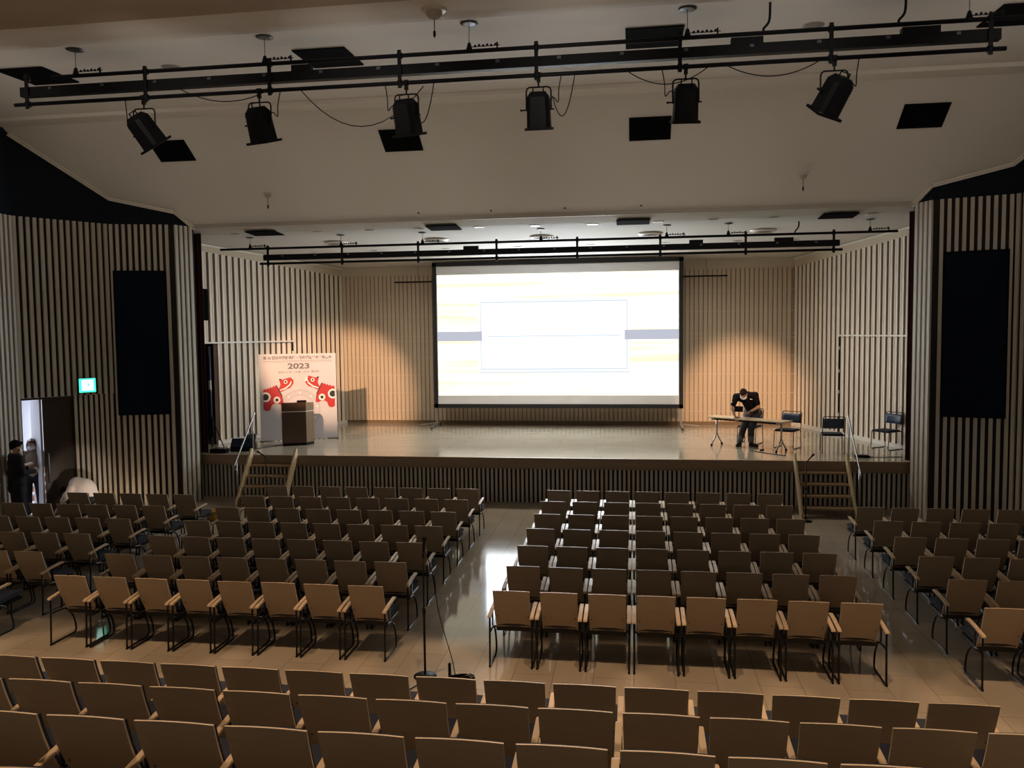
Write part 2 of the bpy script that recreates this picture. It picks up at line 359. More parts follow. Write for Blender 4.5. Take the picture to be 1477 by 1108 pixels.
# ceiling: sloping bulkhead, flat ceiling with coves, low rear soffit
RID = 15.3
W_ = 13.2
def slab(name, prof, m, x0=XC - W_, x1=XC + W_):
    """prof: closed (y, z) outline"""
    mb = MB(); n = len(prof)
    vs = [(x0, y, z) for y, z in prof] + [(x1, y, z) for y, z in prof]
    fs = [tuple(range(n)), tuple(range(n, 2 * n))[::-1]] + [(i, n + i, n + (i + 1) % n, (i + 1) % n) for i in range(n)]
    mb.add(vs, fs); return struct(mb.build(name, m))
slab('ceiling', [(17.85, 6.42), (RID, ceil_z(RID)), (RID, 8.6), (17.97, 8.6), (17.97, 6.40)], M['ceiling'], XC - 11.5, XC + 11.5)
slab('ceiling', [(RID, 8.135), (14.60, 8.055), (14.58, 8.12), (10.94, 8.005), (10.94, 8.6), (RID, 8.6)], M['ceiling'])
slab('ceiling', [(10.94, 8.005), (10.93, 7.99), (10.62, 7.88), (9.76, 7.85), (9.76, 8.6), (10.94, 8.6)], M['ceiling'])
slab('ceiling', [(9.76, 7.85), (9.72, 7.80), (4.0, 7.74), (-3.0, 7.74), (-3.0, 8.6), (9.76, 8.6)], M['ceiling_brown'])
# proscenium lip
slab('trim_2', [(17.84, 6.42), (17.84, 6.335), (17.95, 6.335), (17.95, 6.42)], M['trim_grey'], XC - 7.9, XC + 7.9)
slab('wall_proscenium', [(17.97, 6.40), (18.05, 6.40), (18.05, 8.6), (17.97, 8.6)], M['ceiling'], XC - 11.5, XC + 11.5)
# cornice where the bulkhead meets the black walls
for sg in (-1, 1):
    pts = []
    for i in (0, 1, 2):
        x, y = side_pt(sg, i); pts.append(V((x - sg * 0.03, y, ceil_z(y) - 0.04)))
    x2, y2 = side_pt(sg, 2); x3, y3 = side_pt(sg, 3); pts.append(V((x3 - sg * 0.03, y3 - 0.02, ceil_z(y3) - 0.04)))
    mb = MB()
    for a, b in zip(pts[:-1], pts[1:]):
        d = (b - a).normalized(); h = V((-d.y, d.x, 0)).normalized(); h = h if h.x * sg < 0 else -h; up = d.cross(h); up = up if up.z > 0 else -up
        for (o1, o2, t1, t2) in ((0, 0.07, -0.005, 0.03), (0, 0.03, -0.045, -0.005)):
            q0 = [a + h * o1 + up * t1, a + h * o2 + up * t1, a + h * o2 + up * t2, a + h * o1 + up * t2]
            q1 = [p + (b - a) for p in q0]; mb.hexa(q0, q1)
    struct(mb.build('trim_3', M['trim_pale']))
# stage ceiling
slab('ceiling', [(17.93, 6.335), (18.4, 6.26), (26, 5.885), (26, 6.1), (18.05, 6.5)], M['stage_ceiling'], XC - 9.6, XC + 9.6)
def sceil(y): return 6.275 - (y - 18.05) * 0.0491
# stage shell walls
PITCH_S = 0.218
def st_top(y): return 5.65 + (24.9 - y) * 0.0655
BL, BR = (XC - 6.83, 24.9), (XC + 6.83, 24.9)
SWL, SWR = (XC - 8.95, 18.5), (XC + 8.95, 18.5)
BAT = (1.45, 2.0, 2.55, 3.1, 3.62, 3.74, 4.4, 5.0)
slat_wall('wall_back', BL, BR, STAGE_Z + 0.1, 5.65, 0.1318, 0.098, 0.035, M['slat_shell'], M['shell_gap'], side=-1, battens=BAT, start=0.015)
struct(MB().box((XC, 24.93, (5.65 + 6.1) / 2), (13.9, 0.08, 0.45)).build('wall_back', M['plaster']))
struct(MB().box((XC, 24.915, STAGE_Z + 0.05), (13.7, 0.06, 0.1)).build('baseboard_back', M['podium_side']))
for sg, A, B, nm in ((-1, SWL, BL, 'left'), (1, SWR, BR, 'right')):
    dv = (V((*B, 0)) - V((*A, 0))); L = dv.length; d = dv.normalized()
    sd = -1 if sg < 0 else 1
    SD = 4.5; SDn = PITCH_S * 20 + 0.01; e_ = V((*A, 0)) + d * (SDn + 0.02); E2 = (e_.x, e_.y)
    slat_wall('wall_stage_' + nm, E2, B, STAGE_Z + 0.09, st_top, PITCH_S, 0.60 * PITCH_S, 0.018, M['slat_stage'], M['gap_brown'], side=sd, start=(0.03 - SDn - 0.02) % PITCH_S, rib=True)
    slat_wall('wall_stage_' + nm, A, E2, 3.70, st_top, PITCH_S, 0.60 * PITCH_S, 0.018, M['slat_stage'], M['gap_brown'], side=sd, start=0.03, rib=True)
    s0 = 1.42 if sg < 0 else 0.0
    q = V((*A, 0)) + d * s0
    slat_wall('wall_stage_' + nm, (q.x, q.y), E2, STAGE_Z + 0.09, 3.66, PITCH_S, 0.60 * PITCH_S, 0.018, M['slat_stage'], M['gap_brown'], side=sd, start=(0.03 - s0) % PITCH_S, rib=True)
    n = V((-d.y, d.x, 0)) * sd
    mb = MB()   # plaster above the slats
    a, b = V((*A, 0)), V((*B, 0)); qq = [a - n * 0.06, b - n * 0.06, b + n * 0.01, a + n * 0.01]
    mb.hexa([(p.x, p.y, st_top(p.y)) for p in qq], [(p.x, p.y, sceil(p.y) + 0.05) for p in qq]); struct(mb.build('wall_stage_' + nm, M['plaster']))
    mb = MB(); qq = [q + n * 0.0, b + n * 0.0, b + n * 0.07, q + n * 0.07]
    mb.hexa([(p.x, p.y, STAGE_Z) for p in qq], [(p.x, p.y, STAGE_Z + 0.09) for p in qq]); struct(mb.build('baseboard_' + nm, M['trim_pale']))
    # pale rail over the scenery door and its hinged edge
    e = a + d * 4.38; mb = MB(); qq = [a + n * 0.0, e + n * 0.0, e + n * 0.085, a + n * 0.085]
    mb.hexa([(p.x, p.y, 3.66) for p in qq], [(p.x, p.y, 3.70) for p in qq]); struct(mb.build('trim_4', M['trim_pale']))
    mb = MB(); c = a + d * 4.36 + n * 0.03; mb.box((c.x, c.y, 2.35), (0.03, 0.03, 2.6), rz=math.atan2(d.y, d.x), mi=0)
    for z in (1.6, 2.2, 2.75, 3.35): mb.box((c.x + n.x * 0.02, c.y + n.y * 0.02, z), (0.05, 0.05, 0.09), rz=math.atan2(d.y, d.x), mi=1)
    struct(mb.build('trim_5', [M['gap_black'], M['trim_pale']]))
    # plaster cove line under the stage ceiling
    mb = MB(); qq = [a + n * 0.0, b + n * 0.0, b + n * 0.05, a + n * 0.05]
    mb.hexa([(p.x, p.y, sceil(p.y) - 0.06) for p in qq], [(p.x, p.y, sceil(p.y) - 0.02) for p in qq]); struct(mb.build('trim_6', M['trim_pale']))
    # black sheets behind the proscenium, added to block light from outside
    struct(MB().box((XC + sg * 9.3, 21.0, 3.6), (0.1, 6.2, 5.4)).build('wall_wing_blocker_' + nm, M['black_wall']))
    struct(MB().box((XC + sg * 9.4, 18.45, 4.2), (2.3, 0.06, 6.3)).build('wall_wing_blocker_' + nm, M['black_wall']))

# curtains at the proscenium sides
for sg in (-1, 1):
    mb = MB()
    def cf(u, v, sg=sg): return (XC + sg * (7.87 + 0.40 * u), 18.25 + 0.035 * math.sin(u * 26), STAGE_Z + 0.02 + v * 5.2)
    mb.grid(cf, 48, 2); o = mb.build('curtain', M['curtain'])
    so = o.modifiers.new('thick', 'SOLIDIFY'); so.thickness = 0.012
    tag(o, 'dark maroon curtain edge hanging at the %s side of the stage opening' % ('left' if sg < 0 else 'right'), 'curtain', 'stage curtain edges')
# dark slot in the left stage wall
_d = (V((*BL, 0)) - V((*SWL, 0))).normalized(); _n = V((-_d.y, _d.x, 0)) * -1
q = V((*SWL, 0)) + _d * 1.10 + _n * 0.065
tag(MB().box((q.x, q.y, 4.65), (0.26, 0.03, 0.80), rz=math.atan2(_d.y, _d.x)).build('wall_panel', M['hatch']), 'narrow dark panel set high in the left stage wall', 'panel')

# ------------------------------------------------------------------ left door with corridor
P3 = V((*side_pt(-1, 3), 0)); P2 = V((*side_pt(-1, 2), 0)); DD = (P2 - P3).normalized(); DN = V((DD.y, -DD.x, 0))  # DN points into the hall
def dloc(s, n, z): p = P3 + DD * s + DN * n; return (p.x, p.y, z)
DRZ = math.atan2(DD.y, DD.x)
door = MB(); door.box(dloc(0.735, -0.05, 1.28), (0.60, 0.05, 2.54), rz=DRZ)
do = struct(door.build('door_1', M['door_brown']))
hd = MB(); c1 = dloc(0.50, 0.0, 1.05); hd.tube([dloc(0.50, -0.03, 0.75), dloc(0.50, 0.02, 0.78), dloc(0.50, 0.02, 1.37), dloc(0.50, -0.03, 1.40)], 0.012)
hd.build('door_handle', M['chrome'], do)
jm = MB(); jm.box(dloc(1.045, -0.04, 1.3), (0.03, 0.12, 2.6), rz=DRZ); jm.box(dloc(0.005, -0.04, 1.3), (0.03, 0.12, 2.6), rz=DRZ); jm.box(dloc(0.525, -0.04, 2.575), (1.06, 0.12, 0.04), rz=DRZ)
struct(jm.build('trim_7', M['door_brown']))
# the other leaf, swung out into the corridor
lf = MB(); a = V(dloc(0.41, -0.09, 0)); b = V(dloc(0.41, -0.09, 0)) - DN * 0.55; mid = (a + b) / 2
lf.box((mid.x, mid.y, 1.28), (0.55, 0.045, 2.54), rz=math.atan2(DN.y, DN.x)); struct(lf.build('door_2', M['corr_wall']))
# corridor
def cbox(nm, s0, s1, n0, n1, z0, z1, m):
    mb = MB(); q = [dloc(s0, n0, 0), dloc(s1, n0, 0), dloc(s1, n1, 0), dloc(s0, n1, 0)]
    mb.hexa([(p[0], p[1], z0) for p in q], [(p[0], p[1], z1) for p in q]); return struct(mb.build(nm, m))
cbox('wall_corridor', -1.5, 1.3, -4.3, -4.2, -0.5, 3.4, M['corr_wall'])
cbox('wall_corridor', -1.6, -1.5, -4.3, -0.02, -0.5, 3.4, M['corr_wall'])
cbox('wall_corridor', 1.3, 1.4, -4.3, -0.04, -0.5, 3.4, M['corr_wall'])
cbox('ceiling', -1.6, 1.4, -4.3, -0.04, 3.0, 3.1, M['corr_wall'])
cbox('floor', -1.5, 1.3, -4.2, -0.0, -0.12, 0.003, M['corr_nose'])
for i in range(5):
    st = cbox('floor', -1.45, 1.25, -4.2, -1.2 - i * 0.32, 0.004, 0.15 * (i + 1) - 0.03, M['corr_step'])
    cbox('trim_8', -1.45, 1.25, -4.2, -1.2 - i * 0.32 + 0.015, 0.15 * (i + 1) - 0.03, 0.15 * (i + 1), M['corr_nose'])

# exit sign
ex = empty('exit_sign', dloc(1.30, 0.06, 2.66), 'glowing green and white emergency exit sign above the left door', 'exit sign', rz=DRZ)
MB().box((0, -0.02, 0.15), (0.36, 0.10, 0.32)).build('housing', M['metal_grey'], ex)
MB().box((0, -0.075, 0.15), (0.34, 0.012, 0.30)).build('green_panel', M['exit_green'], ex)
MB().box((0.0, -0.085, 0.155), (0.235, 0.012, 0.225)).build('white_panel', M['exit_white'], ex)
rm = MB()   # running figure
for pts in (((0.02, .20), (0.045, .20), (0.045, .225), (0.02, .225)), ((0.0, .125), (.03, .13), (.045, .195), (.012, .19)), ((-.05, .085), (-.03, .08), (.02, .13), (0, .135)), ((0.01, .13), (.03, .12), (.055, .085), (.04, .08)), ((-.03, .17), (.01, .185), (.01, .175), (-.03, .155)), ((.04, .19), (.07, .16), (.065, .15), (.035, .175))):
    rm.hexa([(x, -0.091, z) for x, z in pts], [(x, -0.095, z) for x, z in pts])
rm.build('running_figure', M['exit_green'], ex)

# loudspeaker grille panels on the side walls
for sg in (-1, 1):
    a = V((*side_pt(sg, 1), 0)); b = V((*side_pt(sg, 2), 0)); d = (b - a).normalized(); L = (b - a).length
    n = V((-d.y, d.x, 0)); n = n if n.y < 0 else -n
    c = a + d * (L * 0.54) + n * 0.035
    o = empty('wall_grille', (c.x, c.y, 2.09), 'tall black cloth grille panel on the slatted wall %s of the stage' % ('left' if sg < 0 else 'right'), 'grille panel', rz=math.atan2(d.y, d.x), group='black wall grille panels')
    MB().box((0, 0, 1.625), (L * 0.80, 0.06, 3.25)).build('grille_cloth', M['black_cloth'], o)
    fr = MB(); w_ = L * 0.80
    for (x, z, sx, sz) in ((0, 0.012, w_ + .02, .024), (0, 3.238, w_ + .02, .024), (-w_ / 2, 1.625, .024, 3.25), (w_ / 2, 1.625, .024, 3.25)): fr.box((x, 0, z), (sx, 0.075, sz))
    fr.build('grille_frame', M['hatch'], o)

# ------------------------------------------------------------------ ceiling hatches, vents, sensors
words = ['leftmost', 'second from left', 'third from left', 'rightmost']
for i, x in enumerate((-7.27, -2.42, 2.42, 7.27)):
    sl = MB().box((0, 0, 0), (0.80, 0.88, 0.02)).build('ceiling_hatch', M['hatch'])
    sl.location = (XC + x + 0.08, 12.17, 8.0); sl.rotation_euler = (math.atan(0.0318), 0, 0)
    sl.location.z = 8.005 + (12.17 - 10.94) * 0.0316 - 0.014
    tag(sl, 'square black ceiling hatch above the near light rig, %s of four' % words[i], 'ceiling hatch', 'hatches above the near rig')
    sl = MB().box((0, 0, 0), (0.78, 0.56, 0.02)).build('ceiling_hatch', M['hatch'])
    sl.rotation_euler = (-math.atan(0.672), 0, 0); yy = 15.98
    sl.location = (XC + x + 0.10, yy, ceil_z(yy) - 0.014)
    tag(sl, 'black hatch in the sloping ceiling above the stage opening, %s of four' % words[i], 'ceiling hatch', 'hatches in the sloping ceiling')
for i, x in enumerate((-6.4, -2.1, 2.15, 6.45)):
    sl = MB().box((0, 0, 0), (0.72, 0.58, 0.02)).build('ceiling_hatch', M['hatch']); yy = 18.42
    sl.location = (XC + x + 0.05, yy, sceil(yy) - 0.012); sl.rotation_euler = (-math.atan(0.0491), 0, 0)
    tag(sl, 'small black hatch in the stage ceiling, %s of four' % words[i], 'ceiling hatch', 'hatches in the stage ceiling')
NUM = ['first', 'second', 'third', 'fourth', 'fifth', 'sixth', 'seventh', 'eighth', 'ninth', 'tenth', 'eleventh', 'twelfth', 'thirteenth', 'fourteenth', 'fifteenth', 'sixteenth']
# round stage ceiling vents
vp = empty('ceiling_vent', (0, 0, 0), 'x', 'ceiling vent', group='round vents in the stage ceiling')
mb = MB()
mb.lathe([(0.10, -0.045), (0.24, -0.05), (0.30, -0.012), (0.30, 0.0), (0.0, 0.0)]); mb.build('vent_rim', M['lamp_can'], vp)
mb = MB()
for r in (0.075, 0.13, 0.185): mb.lathe([(r, -0.052), (r + 0.03, -0.062), (r + 0.032, -0.055), (r, -0.045)])
mb.lathe([(0, -0.048), (0.22, -0.046)]); mb.build('vent_louvre', M['vent'], vp)
for i, x in enumerate((-5.2, -2.6, 0, 2.6, 5.2)):
    o = vp if i == 0 else copy_tree(vp); yy = 20.05; o.location = (XC + x, yy, sceil(yy))
    o['label'] = 'round louvred vent in the stage ceiling, %s of five from the left' % NUM[i]
# stage ceiling downlights
dp = empty('recessed_downlight', (0, 0, 0), 'x', 'downlight', group='recessed downlights in the stage ceiling')
MB().lathe([(0.075, 0.0), (0.085, -0.006), (0.12, -0.010), (0.125, 0.0), (0.0, 0.0)], seg=20).build('trim_ring', M['lamp_can'], dp)
MB().lathe([(0.0, -0.003), (0.076, -0.004)], seg=16).build('lens', M['chrome'], dp)
dl = [(-9.4 + 0.1, 18.52), (-7.26, 18.5), (-6.0, 18.5), (-4.83, 18.5), (-3.46, 18.52), (-2.18, 18.55), (-0.89, 18.58), (0.55, 18.55), (1.7, 18.5), (2.98, 18.45), (4.95, 18.4)]
for i, (x, y) in enumerate(dl):
    o = dp if i == 0 else copy_tree(dp); o.location = (x, y, sceil(y))
    o['label'] = 'recessed downlight in the front row of the stage ceiling, %s from the left' % NUM[i]
for i, x in enumerate((-8.6, -6.9, -4.9, -3.0, -1.1, 0.8, 2.6, 4.0)):
    o = copy_tree(dp); y = 21.6; o.location = (x, y, sceil(y)); o['label'] = 'recessed downlight behind the stage lighting rig, %s from the left' % NUM[i]
# hall ceiling speaker grilles and sensors
for i, (x, y) in enumerate(((-7.10, 12.17), (2.46, 12.11))):
    o = empty('ceiling_speaker', (x, y, 8.005 + (y - 10.94) * 0.0316 - 0.002), 'round grey ceiling speaker grille, %s of the near light rig' % ('left part' if i == 0 else 'right part'), 'ceiling speaker')
    MB().lathe([(0.0, -0.014), (0.11, -0.012), (0.13, -0.004), (0.13, 0.0)], seg=28).build('grille', M['vent'], o)
    MB().lathe([(0.13, -0.006), (0.15, -0.006), (0.152, 0.0)], seg=28).build('rim', M['trim_grey'], o)
def pendant(x, y, z, label, big=1.0):
    o = empty('pendant_sensor', (x, y, z), label, 'sensor')
    MB().lathe([(0.0, 0.0), (0.135 * big, 0.0), (0.13 * big, -0.02), (0.10 * big, -0.03), (0.0, -0.03)], seg=24).build('mounting_plate', M['lamp_can'], o)
    MB().lathe([(0.085 * big, -0.028), (0.085 * big, -0.06), (0.06 * big, -0.10), (0.0, -0.115)], seg=20).build('dome', M['trim_grey'], o)
    MB().cyl((0, 0, -0.10), (0, 0, -0.27), 0.006).build('stem', M['metal_grey'], o)
    MB().lathe([(0.0, -0.25), (0.016, -0.27), (0.016, -0.32), (0.0, -0.35)], seg=12).build('probe', M['metal_black'], o)
pendant(-2.43, 10.2, 7.865, 'white domed ceiling sensor with hanging stem above the near light rig', 1.2)
pendant(-7.83, 17.08, ceil_z(17.08), 'small pendant sensor hanging from the sloping ceiling, left side', 0.8)
pendant(3.32, 17.10, ceil_z(17.10), 'small pendant sensor hanging from the sloping ceiling, right side', 0.8)
for i, x in enumerate((-4.65, -3.04, -1.44, 0.17)):
    tag(MB().sphere((x, 17.73, ceil_z(17.73) - 0.005), 0.02, 10, 6).build('ceiling_hook', M['metal_black']), 'tiny dark hook above the stage opening, %s of four from the left' % NUM[i], 'hook', 'hooks above the stage opening')

# ------------------------------------------------------------------ light rigs
def rig(Y, x0, x1, zt, zd, zb, xt0, xt1, zc, nm, wires, label, sc=1.0):
    r = empty('lighting_rig', (XC, Y, zb), label, 'lighting rig')
    L = lambda x, y, z: (x - XC, y - Y, z - zb)
    MB().cyl(L(xt0, Y, zt), L(xt1, Y, zt), 0.028, 12).build('top_pipe', M['metal_black'], r)
    MB().cyl(L(x0 - 0.08, Y, zb), L(x1 + 0.05, Y, zb), 0.028, 12).build('bottom_pipe', M['metal_black'], r)
    du = MB().box(L((x0 + x1) / 2, Y + 0.06, zd), (x1 - x0, 0.11, 0.135)).build('cable_duct', M['metal_black'], r, bevel=0.004)
    ob = MB()
    n = 16
    for i in range(n):
        x = x0 + 0.5 + (x1 - x0 - 1) * i / (n - 1); ob.box(L(x, Y - 0.0, zd + 0.03), (0.05, 0.03, 0.035))
    ob.build('socket_row', M['metal_grey'], du)
    for i in range(8):
        x = XC - 6.52 + 1.87 * i * ((x1 - x0) / 13.35) if False else XC - 6.545 + 1.87 * i
        b = MB(); b.box(L(x, Y - 0.02, (zt + zb) / 2), (0.05, 0.02, zt - zb + 0.14))
        for z in (zt, zb): b.lathe([(0.0, -0.03), (0.045, -0.03), (0.045, 0.03), (0.0, 0.03)], L(x, Y, z), 12, rot=Matrix.Rotation(PI / 2, 3, 'Y'))
        b.build('hanger_bracket', M['metal_black'], r)
    for x, w2 in wires['boxes']: MB().box(L(x, Y + 0.05, zd + 0.10), (w2, 0.11, 0.09)).build('junction_box', M['metal_black'], r)
    for x in wires['x']:
        zz = zc(x)
        MB().cyl(L(x, Y, zt), L(x, Y, zz - 0.01), 0.005, 6).build('suspension_wire', M['metal_grey'], r)
        MB().lathe([(0.10 * sc, 0.0), (0.12 * sc, -0.012), (0.07 * sc, -0.02), (0.0, -0.02)], L(x, Y, zz), 20).build('ceiling_cup', M['metal_grey'], r)
        c = MB(); c.lathe([(0, 0.10), (0.02, 0.09), (0.045, 0.0), (0.045, -0.03), (0, -0.03)], L(x, Y, zt + 0.02), 10)
        s_ = wires.get('side', 1)
        for k in range(6): c.sphere(L(x + s_ * (0.08 + 0.055 * k), Y, zt + 0.065 + 0.008 * (k % 2)), 0.018, 8, 6)
        c.box(L(x + s_ * 0.38, Y, zt + 0.055), (0.02, 0.02, 0.09)); c.cyl(L(x, Y, zt + 0.055), L(x + s_ * 0.42, Y, zt + 0.06), 0.006, 6)
        c.build('wire_clamp', M['metal_black'], r)
    for x in wires.get('poles', ()):
        MB().tube(smooth_path([L(x, Y, zt), L(x - 0.02, Y, zt + 0.05), L(x + 0.05, Y, zt + 0.15), L(x + 0.06, Y, zc(x))]), 0.016).build('conduit', M['metal_black'], r)
    return r
hz = lambda x: 8.01
rig(11.1, XC - 6.68, XC + 6.68, 7.635, 7.455, 7.27, -8.35, 5.6, hz, 'near', dict(x=(-7.96, -5.07, -2.17, 0.70, 4.1), boxes=((1.45, 0.40), (3.55, 0.45), (-4.55, 0.28)), poles=(1.67, 3.3), side=1),
    'long black lighting rig with six lamps hanging under the hall ceiling')
rig(19.0, XC - 6.68, XC + 6.68, 5.955, 5.74, 5.59, -9.97, 5.67, lambda x: sceil(19.0), 'far', dict(x=(-9.2, -6.9, -4.9, -2.1, 0.75, 2.1, 5.1), boxes=((-3.75, 0.35), (1.4, 0.3), (3.3, 0.4)), poles=(3.55,), side=1),
    'long black lighting rig hanging under the stage ceiling above the screen', sc=0.8)
# batten pipe on the back wall, behind the screen
o = empty('batten_pipe', (XC, 24.6, 5.43), 'thin black batten pipe hung in front of the stage back wall', 'pipe')
MB().cyl((-5.05, 0, 0), (4.9, 0, 0), 0.022).build('pipe', M['metal_black'], o)
for x in (-4.3, 0, 4.3): MB().cyl((x, 0, 0), (x, 0, sceil(24.6) - 5.46), 0.006, 6).build('suspension_wire', M['metal_grey'], o)

# fresnel spotlights
def make_fresnel(lit=False):
    r = empty('stage_spotlight', (0, 0, 0), 'x', 'spotlight', group='spotlights on the near lighting rig')
    # origin at pipe centre; yoke below; head pivots at z=-0.38
    cl = MB(); cl.lathe([(0.0, -0.03), (0.04, -0.03), (0.04, 0.03), (0.0, 0.03)], (0, 0, 0), 12, rot=Matrix.Rotation(PI / 2, 3, 'Y')); cl.cyl((0, 0, -0.02), (0, 0, -0.15), 0.012); cl.box((0, 0, -0.07), (0.05, 0.04, 0.05))
    cl.build('clamp', M['metal_black'], r)
    yk = MB(); yk.tube([(-0.165, 0, -0.46), (-0.165, 0, -0.21), (-0.155, 0, -0.175), (-0.125, 0, -0.155), (0.125, 0, -0.155), (0.155, 0, -0.175), (0.165, 0, -0.21), (0.165, 0, -0.46)], 0.011)
    yk.build('yoke', M['metal_black'], r)
    hd = bpy.data.objects.new('lamp_head', None)
    H = []
    b = MB()   # body along local -Z (light leaves at bottom), octagonal box
    def octo(z, w, d, c): return [(-w + c, -d, z), (w - c, -d, z), (w, -d + c, z), (w, d - c, z), (w - c, d, z), (-w + c, d, z), (-w, d - c, z), (-w, -d + c, z)]
    b.hexa(octo(-0.20, .135, .135, .04), octo(0.14, .125, .125, .04)); b.hexa(octo(0.14, .125, .125, .04), octo(0.20, .085, .085, .03))
    for k in range(5): b.hexa(octo(-0.02 + k * 0.03, .131, .131, .04), octo(-0.012 + k * 0.03, .131, .131, .04))
    body = b.build('lamp_body', M['metal_black'], r); H.append(body)
    hn = MB(); hn.tube([(-0.06, 0, 0.19), (-0.06, 0, 0.245), (0.06, 0, 0.245), (0.06, 0, 0.19)], 0.009)
    hn.build('top_handle', M['metal_black'], body)
    kn = MB(); kn.cyl((-0.13, 0, 0), (-0.20, 0, 0), 0.009); kn.box((-0.205, 0, 0), (0.02, 0.06, 0.022)); kn.cyl((0.13, 0, 0), (0.18, 0, 0), 0.009)
    kn.build('pivot_knob', M['metal_black'], body)
    fr = MB()
    for (x, y, sx, sy) in ((0, .145, .31, .02), (0, -.145, .31, .02), (.145, 0, .02, .27), (-.145, 0, .02, .27)): fr.box((x, y, -0.215), (sx, sy, 0.03))
    fr.build('gel_frame', M['metal_black'], body)
    MB().lathe([(0.0, -0.212), (0.09, -0.207), (0.112, -0.202)], seg=20).build('lens', M['lens_lit'] if lit else M['lens'], body)
    return r, body
fx = [(-6.92, -24, 34, -0.02, True), (-5.17, -16, 18, 0, False), (-3.05, -14, 16, 0, False), (-1.24, 0, 14, 0, False), (0.68, 5, 16, 0, False), (2.52, 26, 34, 0, True)]
fl = ['leftmost, tilted towards the left of the stage', 'second from the left', 'third from the left', 'fourth from the left', 'fifth from the left', 'rightmost, tilted to its side']
protos = {}
for i, (x, rz, tilt, _, lit) in enumerate(fx):
    r, body = make_fresnel(lit)
    r.location = (x, 11.1, 7.27); r['label'] = 'black theatre spotlight on the near lighting rig, ' + fl[i]
    body.scale = (1.14, 1.14, 1.14); body.location = (0, 0, -0.45); body.rotation_euler = (math.radians(tilt), math.radians({0: -14, 5: 12}.get(i, 0)), math.radians(rz))
    cb = MB(); s_ = -1 if i % 2 else 1
    cb.tube(smooth_path([(s_ * -0.30, 0.02, -0.02), (s_ * -0.27, 0, -0.2), (s_ * -0.26, 0, -0.36), (s_ * -0.2, 0, -0.30), (s_ * -0.12, 0.03, -0.33)]), 0.007, 6)
    cb.build('power_cable', M['metal_black'], r)
# loose cables drooping from the near rig
for i, (xa, xb, dz, za, zb_) in enumerate(((-6.35, -5.05, 0.16, 7.36, 7.25), (-4.55, -2.80, 0.52, 7.25, 7.20), (-0.1, 1.0, 0.22, 7.27, 7.27), (1.15, 2.35, 0.18, 7.27, 7.25), (-2.65, -2.95, 0.38, 7.27, 6.95), (-0.75, -1.05, 0.40, 7.27, 6.98))):
    mb = MB(); mb.tube([(xa + (xb - xa) * t / 12, 11.06, za + (zb_ - za) * t / 12 - dz * (1 - (2 * t / 12 - 1) ** 2)) for t in range(13)], 0.007, 6)
    tag(mb.build('rig_cable', M['metal_black']), 'thin black cable drooping from the near lighting rig, %s from the left' % ['first', 'second', 'fifth', 'sixth', 'third', 'fourth'][i], 'cable', 'cables drooping from the rig')

# ------------------------------------------------------------------ projection screen
SX0, SX1, SZ0, SZ1, SY = -5.89, 1.41, 1.63, 5.94, 23.9
scr = empty('projection_screen', ((SX0 + SX1) / 2, SY, STAGE_Z), 'large projection screen in a black frame showing a pale title slide', 'projection screen')
Wd = SX1 - SX0; z0 = SZ0 - STAGE_Z; z1 = SZ1 - STAGE_Z; b_ = 0.115
fr = MB(); fr.box((0, 0.03, z0 + b_ / 2), (Wd, 0.06, b_)); fr.box((0, 0.03, z1 - b_ / 2), (Wd, 0.06, b_))
for s_ in (-1, 1): fr.box((s_ * (Wd / 2 - b_ / 2), 0.03, (z0 + z1) / 2), (b_, 0.06, z1 - z0))
fr.build('screen_frame', M['screen_frame'], scr)
fw, fz0, fz1 = Wd - 2 * b_, z0 + b_, z1 - b_; fh = fz1 - fz0
MB().box((0, 0.035, (fz0 + fz1) / 2), (fw, 0.02, fh)).build('screen_cloth', M['screen_cloth'], scr)
def scr_rect(name, u0, u1, v0, v1, m, y, parent=scr):
    x0 = -fw / 2 + fw * u0; x1 = -fw / 2 + fw * u1; za = fz1 - fh * v1; zb2 = fz1 - fh * v0
    return MB().box(((x0 + x1) / 2, y, (za + zb2) / 2), (x1 - x0, 0.002, zb2 - za)).build(name, m, parent)
pic = scr_rect('projected_slide', 0.003, 0.997, 0.063, 0.936, M['slide_wood'], 0.022)
scr_rect('slide_title_card', 0.176, 0.803, 0.243, 0.765, M['slide_margin'], 0.019, pic)
scr_rect('slide_bright_panel', 0.199, 0.780, 0.281, 0.497, M['slide_card'], 0.0165, pic)  # brighter panels added inside the card to carry its glow, blank of text
scr_rect('slide_bright_panel', 0.199, 0.780, 0.523, 0.730, M['slide_card'], 0.0165, pic)
ln = MB()
def scr_line(mb, u0, u1, v0, v1, y):
    x0 = -fw / 2 + fw * u0; x1 = -fw / 2 + fw * u1; za = fz1 - fh * v1; zb2 = fz1 - fh * v0
    mb.box(((x0 + x1) / 2, y, (za + zb2) / 2), (x1 - x0, 0.002, zb2 - za))
for (u0, u1, v0, v1) in ((.185, .794, .260, .2695), (.185, .794, .741, .7505), (.185, .1895, .260, .7505), (.7895, .794, .260, .7505), (.22, .765, .506, .514), (.178, .803, .765, .774)): scr_line(ln, u0, u1, v0, v1, 0.016)
ln.build('slide_border_line', M['slide_edge'], pic)
scr_rect('slide_grey_bar', 0.003, 0.193, 0.472, 0.541, M['slide_grey'], 0.013, pic)
scr_rect('slide_grey_bar', 0.782, 0.997, 0.472, 0.541, M['slide_grey'], 0.013, pic)
